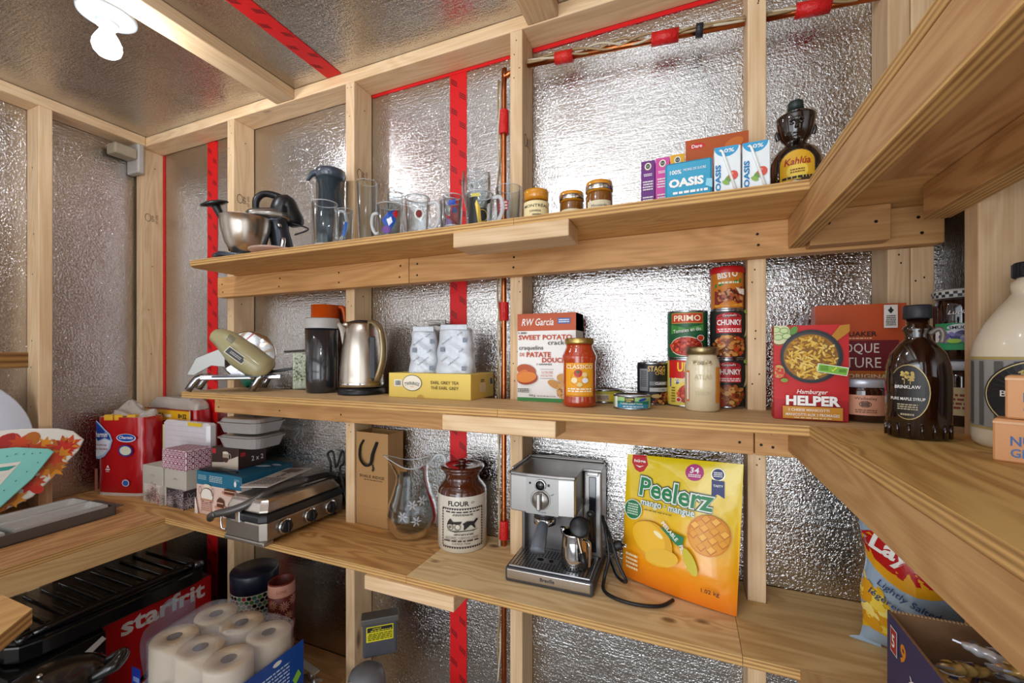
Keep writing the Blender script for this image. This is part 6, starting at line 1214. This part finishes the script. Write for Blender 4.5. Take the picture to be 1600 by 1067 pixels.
b = MB(); b.box(0, CW, -CD, 0, 0, .003, CC); b.box(0, .003, -CD, 0, 0, CH, CC); b.box(CW-.003, CW, -CD, 0, 0, CH+.02, CC); b.box(0, CW, -.003, 0, 0, CH, CC); b.box(0, CW, -CD, -CD+.003, 0, .10, CC)
F = Face(b, mapM((0, 0, 0), R(-90))); F.rect(0, CD, 0, CH-.001, m('#2d3060', .45)); F.txt('9', .055, .118, .018, .032, m('#e08a1c', .4), .03, rot=-.2); F.txt('x 50g', .105, .090, .06, .024, WHITE, .02, rot=-.2); F.rect(.014, .038, .10, .14, m('#d8d8dc', .4)); F.rect(.016, .036, .102, .138, m('#a8282c', .4)); F.txt('5', .026, .12, .010, .02, WHITE, .02)
for i in range(40): b.box(.003+i*.0048, .0055+i*.0048, -.0035, .0, CH-.001, CH+.0008, m('#c9a880', .9))
b.build('carton_body', t)
rn = random.Random(11); proto = None; q_ = 0
for lay in range(5):
    for i in range(8):
        lb = None
        x = .048+rn.uniform(0, .10); y = -.035-i*.040-rn.uniform(0, .006); z = .035+lay*.027+(.026*sin(pi*i/7) if lay >= 3 else 0)
        if lay < 2 and False: continue
        if proto is None or q_ < 3:
            c1 = ('#e6e6ea', '#c9a25c', '#cfd8ea')[q_ % 3]
            b = MB(); b.grid(lambda u, v: (.036*(2*u-1), .015*cos(6.2832*v)*(1-.25*abs(2*u-1)**4)+.0015*sin(23*u), .008*sin(6.2832*v)*(1-abs(2*u-1)**6)+.001*sin(31*u+4*v)), 26, 16, m(c1, .2, .3, coat=.5), cv=True)
            b.box(-.043, -.034, -.014, .014, -.0012, .0012, m('#b9bec9', .25, .6)); b.box(.034, .043, -.014, .014, -.0012, .0012, m('#b9bec9', .25, .6))
            F = Face(b, mapM(rx=R(-90)), fn=lambda x_, z_, d: (x_, -.0080*math.sqrt(max(0, 1-(z_/.0152)**2))-.0008-d, z_)); kk = (('#3a3f6e', '#8a6a3c', '#5a5f8a'), ('#2f3a6a', '#4a2f28', '#c9a04a'), ('#6b7fb0', '#3a3450', '#8a5a3a'))[q_ % 3]
            for k in range(9): xx = rn.uniform(-.034, .018); F.poly([(xx, -.011), (xx+.007, -.011), (xx+.014, .011), (xx+.007, .011)], m(kk[k % 3], .4), True); F.l += .1
            F.ell(.0, 0, .014, .007, m('#e9e4da', .4)); F.ell(.0, 0, .009, .004, m(kk[0], .4))
            o = tag(b.build('snack_bar', loc=(.3035+x, .878+y, Z+z), rot=(rn.uniform(-.5, .1), rn.uniform(-.2, .2), rn.uniform(-.5, .9))), 'foil wrapped snack bar heaped in the open dark blue carton', 'snack bar', 'wrapped bars in the open carton')
            protos = [o] if q_ == 0 else protos+[o]; proto = o
        else:
            o = dup(protos[q_ % 3], (.3035+x, .878+y, Z+z)); o.rotation_euler = (rn.uniform(-.5, .1), rn.uniform(-.2, .2), rn.uniform(-.5, .9))
        q_ += 1
